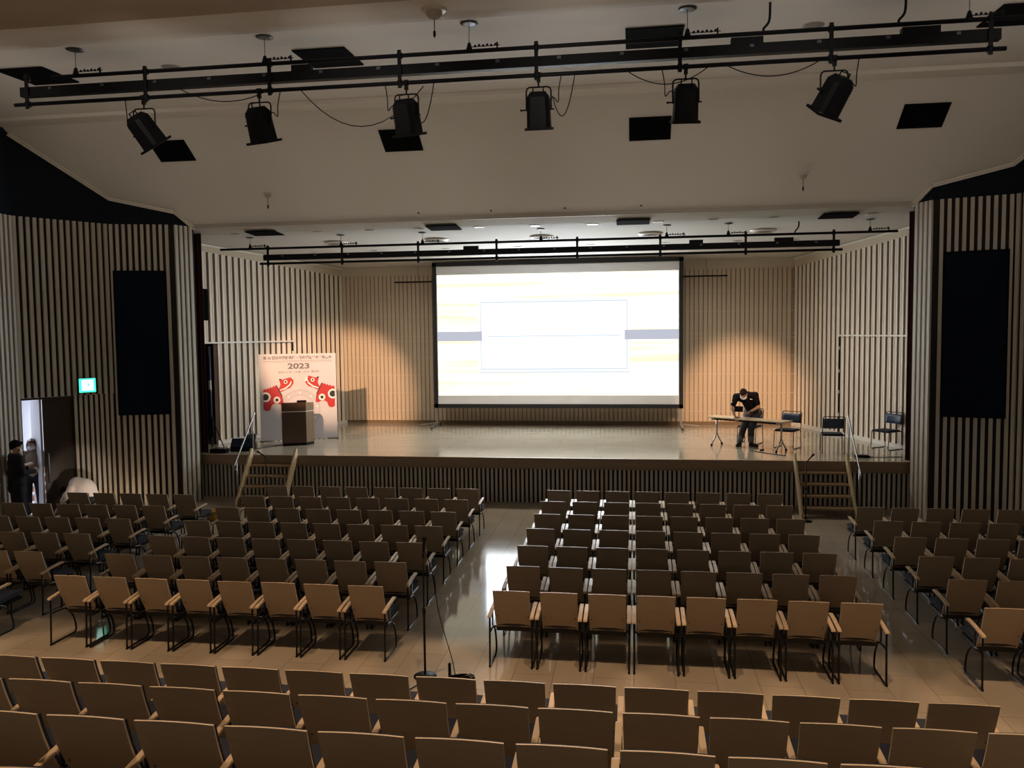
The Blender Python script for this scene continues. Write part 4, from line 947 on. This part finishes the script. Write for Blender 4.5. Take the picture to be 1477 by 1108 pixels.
def hand(wrist, d, palm_n, side, k=1.0, curl=0.5):
    """palm + 5 fingers; d: direction of the fingers, palm_n: palm normal (curl side), side: +1/-1 thumb side along d x n"""
    w0 = V(wrist); d = V(d).normalized(); n = V(palm_n); n = (n - d * n.dot(d)).normalized(); t = d.cross(n) * side
    out = [('c', w0, 0.024 * k, w0 + d * 0.05 * k, 0.026 * k), ('c', w0 + d * 0.03 * k + t * 0.02 * k, 0.018 * k, w0 + d * 0.085 * k + t * 0.027 * k, 0.014 * k),
           ('c', w0 + d * 0.03 * k - t * 0.02 * k, 0.018 * k, w0 + d * 0.08 * k - t * 0.027 * k, 0.013 * k), ('c', w0 + d * 0.05 * k, 0.022 * k, w0 + d * 0.085 * k, 0.015 * k)]
    for j, (off, L) in enumerate(((0.031, 0.068), (0.010, 0.076), (-0.011, 0.070), (-0.031, 0.055))):
        a = w0 + d * 0.085 * k + t * off * k; L *= k
        d1 = (d + n * curl * 0.5 + t * off * 1.5).normalized(); b = a + d1 * L * 0.5; d2 = (d + n * curl * 1.4).normalized(); c = b + d2 * L * 0.32; d3 = (d * 0.7 + n * curl * 2).normalized(); e = c + d3 * L * 0.24
        out += limb([a, b, c, e], [0.0095 * k, 0.009 * k, 0.008 * k, 0.007 * k])
    a = w0 + d * 0.03 * k + t * 0.028 * k; b = a + (d * 0.7 + t * 0.8 + n * 0.3).normalized() * 0.036 * k; c = b + (d + t * 0.2 + n * 0.4).normalized() * 0.032 * k
    out += limb([a, b, c], [0.013 * k, 0.011 * k, 0.009 * k])
    return out
def head_prims(c, R, k=1.0):
    """c centre of head, R 3x3 (x right, -y face, z up)"""
    P = lambda x, y, z: V(c) + R @ (V((x, y, z)) * k)
    e = R.to_euler()
    return [('e', P(0, 0.01, 0.02), (0.076 * k, 0.095 * k, 0.098 * k), e), ('e', P(0, -0.018, -0.045), (0.060 * k, 0.072 * k, 0.068 * k), e), ('e', P(0, -0.045, -0.085), (0.034 * k, 0.034 * k, 0.026 * k), e),
            ('c', P(0, -0.088, 0.012), 0.010 * k, P(0, -0.105, -0.022), 0.014 * k), ('e', P(0.078, 0.01, -0.01), (0.010 * k, 0.020 * k, 0.030 * k), e), ('e', P(-0.078, 0.01, -0.01), (0.010 * k, 0.020 * k, 0.030 * k), e),
            ('c', P(-0.02, -0.086, -0.062), 0.008 * k, P(0.02, -0.086, -0.062), 0.008 * k)]
def face(c, R, parent, k=1.0, mask=True, iris='hair'):
    P = lambda x, y, z: V(c) + R @ (V((x, y, z)) * k)
    for s_ in (-1, 1):
        eo = MB().sphere(P(s_ * 0.031, -0.077, 0.012), 0.0125 * k, 12, 8).build('eye', M['eye_white'], parent)
        MB().sphere(P(s_ * 0.031, -0.087, 0.012), 0.0055 * k, 10, 6).build('iris', M['hair'], eo)
        MB().tube([P(s_ * 0.015, -0.092, 0.034), P(s_ * 0.032, -0.090, 0.040), P(s_ * 0.050, -0.078, 0.034)], 0.004 * k, 6).build('eyebrow', M['hair'], parent)
    if mask:
        mk = MB()
        def mf(u, v):
            a = (u - 0.5) * 2.3; rr = 0.088 + 0.022 * math.sin(PI * v) * math.cos(a * 0.6)
            return P(rr * 0.86 * math.sin(a), -rr * math.cos(a) * (1.12 - 0.1 * (1 - v)) + 0.002, -0.105 + 0.095 * v)
        mk.grid(mf, 12, 6); mo = mk.build('face_mask', M['maskc'], parent); md = mo.modifiers.new('t', 'SOLIDIFY'); md.thickness = 0.003
        for s_ in (-1, 1): MB().tube([P(s_ * 0.072, -0.045, -0.02), P(s_ * 0.085, 0.0, 0.0)], 0.002, 5).build('ear_loop', M['maskc'], mo)
def Rm(rx=0, ry=0, rz=0): return (Matrix.Rotation(math.radians(rz), 3, 'Z') @ Matrix.Rotation(math.radians(ry), 3, 'Y') @ Matrix.Rotation(math.radians(rx), 3, 'X'))

# --- man bending over the table (world coordinates, root at his feet)
RM = V((2.66, 20.28, STAGE_Z))
L_ = lambda x, y, z: V((x, y, z)) - RM
man = empty('person', RM, 'man in black T-shirt, grey trousers and white mask bending over the stage table', 'person')
hipc = L_(2.86, 20.47, 1.90); hL = L_(2.76, 20.47, 1.86); hR = L_(2.95, 20.41, 1.86)
chest = L_(2.70, 20.22, 2.22); shL = L_(2.43, 20.15, 2.26); shR = L_(2.86, 20.10, 2.30); neck = L_(2.62, 20.04, 2.33)
hc = L_(2.565, 19.90, 2.345); HR = Rm(52, 0, -18)
elL, wrL = L_(2.32, 20.03, 2.00), L_(2.375, 19.95, 1.82)
elR, wrR = L_(2.93, 20.02, 2.03), L_(2.68, 19.93, 1.90)
knL, knR = L_(2.62, 20.36, 1.47), L_(2.80, 20.30, 1.47); anL, anR = L_(2.55, 20.36, 1.13), L_(2.80, 20.30, 1.13)
body = limb([hipc, chest], [0.135, 0.145]) + limb([chest, neck, hc], [0.12, 0.058, 0.055]) + limb([shL, shR], [0.065, 0.065])
body += limb([shL, elL, wrL], [0.055, 0.040, 0.026]) + limb([shR, elR, wrR], [0.055, 0.040, 0.026])
body += limb([hL, knL, anL], [0.085, 0.055, 0.036]) + limb([hR, knR, anR], [0.085, 0.055, 0.036])
body += head_prims(hc, HR) + hand(wrL, (0.25, -0.35, -0.55), (0.2, 0.2, -1), 1, curl=0.35) + hand(wrR, (-1, -0.25, -0.15), (0, -0.2, -1), -1, curl=0.5)
blob('body', body, 0.007, M['skin'], man, 2)
face(hc, HR, man)
HPt = lambda x, y, z: hc + HR @ V((x, y, z))
blob('hair', [('e', HPt(0, 0.025, 0.042), (0.084, 0.098, 0.090), HR.to_euler()), ('e', HPt(0, -0.045, 0.082), (0.062, 0.045, 0.036), HR.to_euler()), ('e', HPt(0, 0.075, -0.01), (0.066, 0.035, 0.06), HR.to_euler())], 0.007, M['hair'], man, 2)
sh = limb([hipc + V((0, -0.02, 0.03)), chest], [0.155, 0.172]) + limb([chest, neck - (neck - chest) * 0.25], [0.16, 0.075]) + limb([shL, chest, shR], [0.082, 0.15, 0.082])
sh += limb([shL, shR], [0.088, 0.088]) + limb([neck - (neck - chest) * 0.15, shL], [0.078, 0.08]) + limb([neck - (neck - chest) * 0.15, shR], [0.078, 0.08])
sh += limb([shL, shL.lerp(elL, 0.72)], [0.080, 0.062]) + limb([shR, shR.lerp(elR, 0.72)], [0.080, 0.062])
tee = blob('t_shirt', sh, 0.009, M['shirt_black'], man, 5)
MB().box(L_(2.755, 19.985, 2.215), (0.055, 0.012, 0.022), rot=Rm(50, 15, -18)).build('chest_logo', M['white'], tee)
MB().box(L_(2.31, 20.035, 2.15), (0.03, 0.02, 0.03), rot=Rm(0, 0, 30)).build('sleeve_patch', M['white'], tee)
tr = limb([hL, hR], [0.125, 0.125]) + [('e', hipc + V((0.0, 0.02, 0)), (0.165, 0.14, 0.13))] + limb([hL, knL, anL + V((0, 0, 0.06))], [0.105, 0.082, 0.072]) + limb([hR, knR, anR + V((0, 0, 0.06))], [0.105, 0.082, 0.072])
jn = blob('trousers', tr, 0.009, M['jeans'], man, 4)
for a_, k_ in ((anL, knL), (anR, knR)):
    MB().tube([a_ + V((0, 0, 0.025)), a_ + V((0, 0, 0.09)), a_.lerp(k_, 0.50)], [0.070, 0.076, 0.081], 16).build('trouser_cuff', M['jeans_cuff'], jn)
for a_, dr in ((anL, V((-0.55, -0.8, 0)).normalized()), (anR, V((0.75, -0.6, 0)).normalized())):
    f = V((a_.x, a_.y, 0.0))
    so_ = blob('shoe', [('c', f + V((0, 0, 0.085)), 0.045, f - dr * 0.03 + V((0, 0, 0.035)), 0.036), ('c', f + V((0, 0, 0.06)), 0.045, f + dr * 0.15 + V((0, 0, 0.034)), 0.036), ('c', f - dr * 0.03 + V((0, 0, 0.032)), 0.032, f + dr * 0.17 + V((0, 0, 0.028)), 0.030)], 0.007, M['shoe'], man, 3)
MB().tube([wrR + V((0.055, 0.02, 0.02)), wrR + V((0.03, 0.012, 0.01))], 0.034, 14).build('wristwatch', M['metal_black'], man)
tbp = empty('tablet_computer', (2.462, 19.93, 1.79), 'black tablet on a small stand in front of the bending man', 'tablet', rz=-0.5)
MB().box((0, 0.0, 0.20), (0.21, 0.012, 0.135), rot=Matrix.Rotation(-0.15, 3, 'X')).build('screen_body', M['tablet'], tbp, bevel=0.004)
MB().cyl((0, 0.012, 0.0), (0, 0.012, 0.16), 0.008).build('stand_pole', M['metal_black'], tbp); MB().lathe([(0, 0), (0.05, 0), (0.05, 0.008), (0, 0.01)], seg=16).build('stand_base', M['metal_black'], tbp)

# --- standing figures
def standing(root, rz, hgt, label, cloth_top, cloth_bottom, hairm, kind):
    k = hgt / 1.72
    o = empty('person', root, label, 'person', rz=math.radians(rz))
    Vk = lambda x, y, z: V((x * k, y * k, z * k))
    hc = Vk(0, -0.02, 1.595); R = Rm(8 if kind == 'woman' else 14, 0, 0)
    sw = 0.165 if kind == 'woman' else 0.19
    sL, sR = Vk(-sw, 0, 1.40), Vk(sw, 0, 1.40)
    if kind == 'woman':
        eL, wL = Vk(-0.22, -0.06, 1.14), Vk(-0.08, -0.27, 1.20); eR, wR = Vk(0.235, -0.03, 1.13), Vk(0.05, -0.21, 1.10)
    else:
        eL, wL = Vk(-0.25, -0.02, 1.12), Vk(-0.17, -0.25, 1.12); eR, wR = Vk(0.25, -0.02, 1.12), Vk(0.14, -0.26, 1.14)
    hpL, hpR = Vk(-0.095, 0, 0.92), Vk(0.095, 0, 0.92); kL, kR = Vk(-0.11, -0.02, 0.50), Vk(0.12, -0.02, 0.50); aL, aR = Vk(-0.12, 0.01, 0.08), Vk(0.14, 0.01, 0.08)
    b = limb([Vk(0, 0, 0.95), Vk(0, 0, 1.15), Vk(0, 0, 1.32), Vk(0, 0, 1.46), hc], [0.13 * k, 0.115 * k, 0.12 * k, 0.055 * k, 0.055 * k]) + limb([sL, sR], [0.055 * k] * 2)
    b += limb([sL, eL, wL], [0.05 * k, 0.038 * k, 0.025 * k]) + limb([sR, eR, wR], [0.05 * k, 0.038 * k, 0.025 * k])
    b += limb([hpL, kL, aL], [0.085 * k, 0.055 * k, 0.038 * k]) + limb([hpR, kR, aR], [0.085 * k, 0.055 * k, 0.038 * k])
    b += head_prims(hc, R, k) + hand(wL, (0.6, -0.7, 0.2), (0.5, 0.3, -0.4), -1, k) + hand(wR, (-0.7, -0.6, 0.2), (-0.3, 0.2, -0.6), 1, k)
    blob('body', b, 0.009, M['skin'], o, 2); face(hc, R, o, k)
    Hp = lambda x, y, z: hc + R @ (V((x, y, z)) * k); e = R.to_euler()
    hp = [('e', Hp(0, 0.028, 0.045), (0.090 * k, 0.104 * k, 0.094 * k), e), ('e', Hp(0, -0.055, 0.088), (0.062 * k, 0.042 * k, 0.034 * k), e)]
    if kind == 'woman': hp += [('e', Hp(-0.078, 0.02, -0.03), (0.028 * k, 0.07 * k, 0.10 * k), e), ('e', Hp(0.078, 0.02, -0.03), (0.028 * k, 0.07 * k, 0.10 * k), e), ('e', Hp(0, 0.075, -0.03), (0.075 * k, 0.045 * k, 0.10 * k), e)]
    else: hp += [('e', Hp(0, 0.08, -0.005), (0.07 * k, 0.035 * k, 0.06 * k), e)]
    blob('hair', hp, 0.008, hairm, o, 2)
    t = limb([Vk(0, 0, 0.98), Vk(0, 0, 1.16), Vk(0, 0, 1.30), Vk(0, 0, 1.42)], [0.15 * k, 0.14 * k, 0.15 * k, 0.08 * k]) + limb([sL, sR], [0.075 * k] * 2)
    f = 0.6 if kind == 'woman' else 0.97
    t += limb([sL, eL] + ([wL] if f > 0.9 else [eL.lerp(wL, 0.3)]), [0.07 * k, 0.056 * k, 0.05 * k]) + limb([sR, eR] + ([wR] if f > 0.9 else [eR.lerp(wR, 0.3)]), [0.07 * k, 0.056 * k, 0.05 * k])
    if kind == 'man': t += limb([Vk(-0.07, 0, 0.80), Vk(0.07, 0, 0.80)], [0.14 * k] * 2) + limb([Vk(-0.05, 0, 1.1), Vk(0.05, 0, 1.1)], [0.15 * k] * 2)
    blob('jacket' if kind == 'man' else 'blouse', t, 0.010, cloth_top, o, 4)
    q = limb([hpL, hpR], [0.125 * k] * 2) + limb([hpL, kL, aL + V((0, 0, 0.02))], [0.105 * k, 0.085 * k, 0.072 * k]) + limb([hpR, kR, aR + V((0, 0, 0.02))], [0.105 * k, 0.085 * k, 0.072 * k])
    blob('trousers', q, 0.010, cloth_bottom, o, 3)
    for a_ in (aL, aR):
        ff = V((a_.x, a_.y, 0)); blob('shoe', [('c', ff + V((0, 0.02, 0.035)), 0.034, ff + V((0, -0.15, 0.03)), 0.03), ('c', ff + V((0, 0, 0.07)), 0.038, ff + V((0, -0.05, 0.045)), 0.036)], 0.008, M['shoe'], o, 2)
    return o
standing((-12.86, 15.93, 0.004), 38, 1.68, 'woman with brown bob, beige blouse and dark trousers in the lit left doorway', M['blouse'], M['pants_dark'], M['hair_brown'], 'woman')
standing((-12.30, 14.78, 0), 150, 1.80, 'man in dark suit with black hair standing left of the doorway', M['suit'], M['suit'], M['hair'], 'man')

# --- person crouching in white shirt behind the far left chairs
cr = empty('person', (-11.70, 15.90, 0), 'person in white shirt crouching over behind the far left chairs', 'person', rz=math.radians(-75))
cv = lambda x, y, z: V((x, y, z))   # faces -Y locally
hip = cv(0, 0.22, 0.42); ch = cv(0, -0.10, 0.70); nk = cv(0, -0.26, 0.66); ch_ = cv(0, -0.36, 0.56); CRm = Rm(70, 0, 0)
kn1, kn2 = cv(-0.16, -0.20, 0.40), cv(0.16, -0.20, 0.40); an1, an2 = cv(-0.13, 0.12, 0.08), cv(0.13, 0.12, 0.08)
s1, s2 = cv(-0.19, -0.16, 0.66), cv(0.19, -0.16, 0.66); e1, e2 = cv(-0.25, -0.32, 0.42), cv(0.25, -0.32, 0.42); w1, w2 = cv(-0.14, -0.48, 0.24), cv(0.14, -0.48, 0.24)
b = limb([hip, cv(0, 0.06, 0.62), ch, nk, ch_], [0.14, 0.13, 0.13, 0.06, 0.055]) + limb([s1, s2], [0.06, 0.06]) + limb([s1, e1, w1], [0.05, 0.04, 0.026]) + limb([s2, e2, w2], [0.05, 0.04, 0.026])
b += limb([cv(-.1, .22, .4), kn1, an1], [0.09, 0.06, 0.04]) + limb([cv(.1, .22, .4), kn2, an2], [0.09, 0.06, 0.04]) + head_prims(ch_, CRm) + hand(w1, (0.1, -0.5, -0.6), (0.5, 0.3, -0.3), -1) + hand(w2, (-0.1, -0.5, -0.6), (-0.5, 0.3, -0.3), 1)
blob('body', b, 0.009, M['skin'], cr, 2); face(ch_, CRm, cr)
Hc = lambda x, y, z: ch_ + CRm @ V((x, y, z))
blob('hair', [('e', Hc(0, 0.03, 0.045), (0.088, 0.100, 0.092), CRm.to_euler()), ('e', Hc(0, -0.05, 0.085), (0.06, 0.04, 0.035), CRm.to_euler())], 0.008, M['hair'], cr, 2)
blob('shirt', [('e', (0, 0.03, 0.60), (0.215, 0.31, 0.27))] + limb([hip + V((0, -0.02, 0.04)), cv(0, 0.08, 0.66), ch + V((0, 0, 0.02)), nk - V((0, 0.0 - 0.05, 0))], [0.185, 0.20, 0.18, 0.09]) + limb([s1, ch, s2], [0.085, 0.15, 0.085]) + limb([s1, e1], [0.08, 0.065]) + limb([s2, e2], [0.08, 0.065]), 0.010, M['shirt_white'], cr, 5)
blob('trousers', limb([cv(-.1, .22, .38), kn1, an1 + V((0, 0, .03))], [0.125, 0.085, 0.065]) + limb([cv(.1, .22, .38), kn2, an2 + V((0, 0, .03))], [0.125, 0.085, 0.065]) + limb([cv(-.08, .24, .38), cv(.08, .24, .38)], [0.14, 0.14]), 0.010, M['pants_dark'], cr, 3)
for a_ in (an1, an2):
    ff = V((a_.x, a_.y, 0)); blob('shoe', [('c', ff + V((0, 0.03, 0.035)), 0.034, ff + V((0, -0.15, 0.03)), 0.03), ('c', ff + V((0, 0, 0.07)), 0.038, ff + V((0, -0.05, 0.045)), 0.036)], 0.008, M['shoe'], cr, 2)
cr.scale = (0.92, 0.92, 0.98)
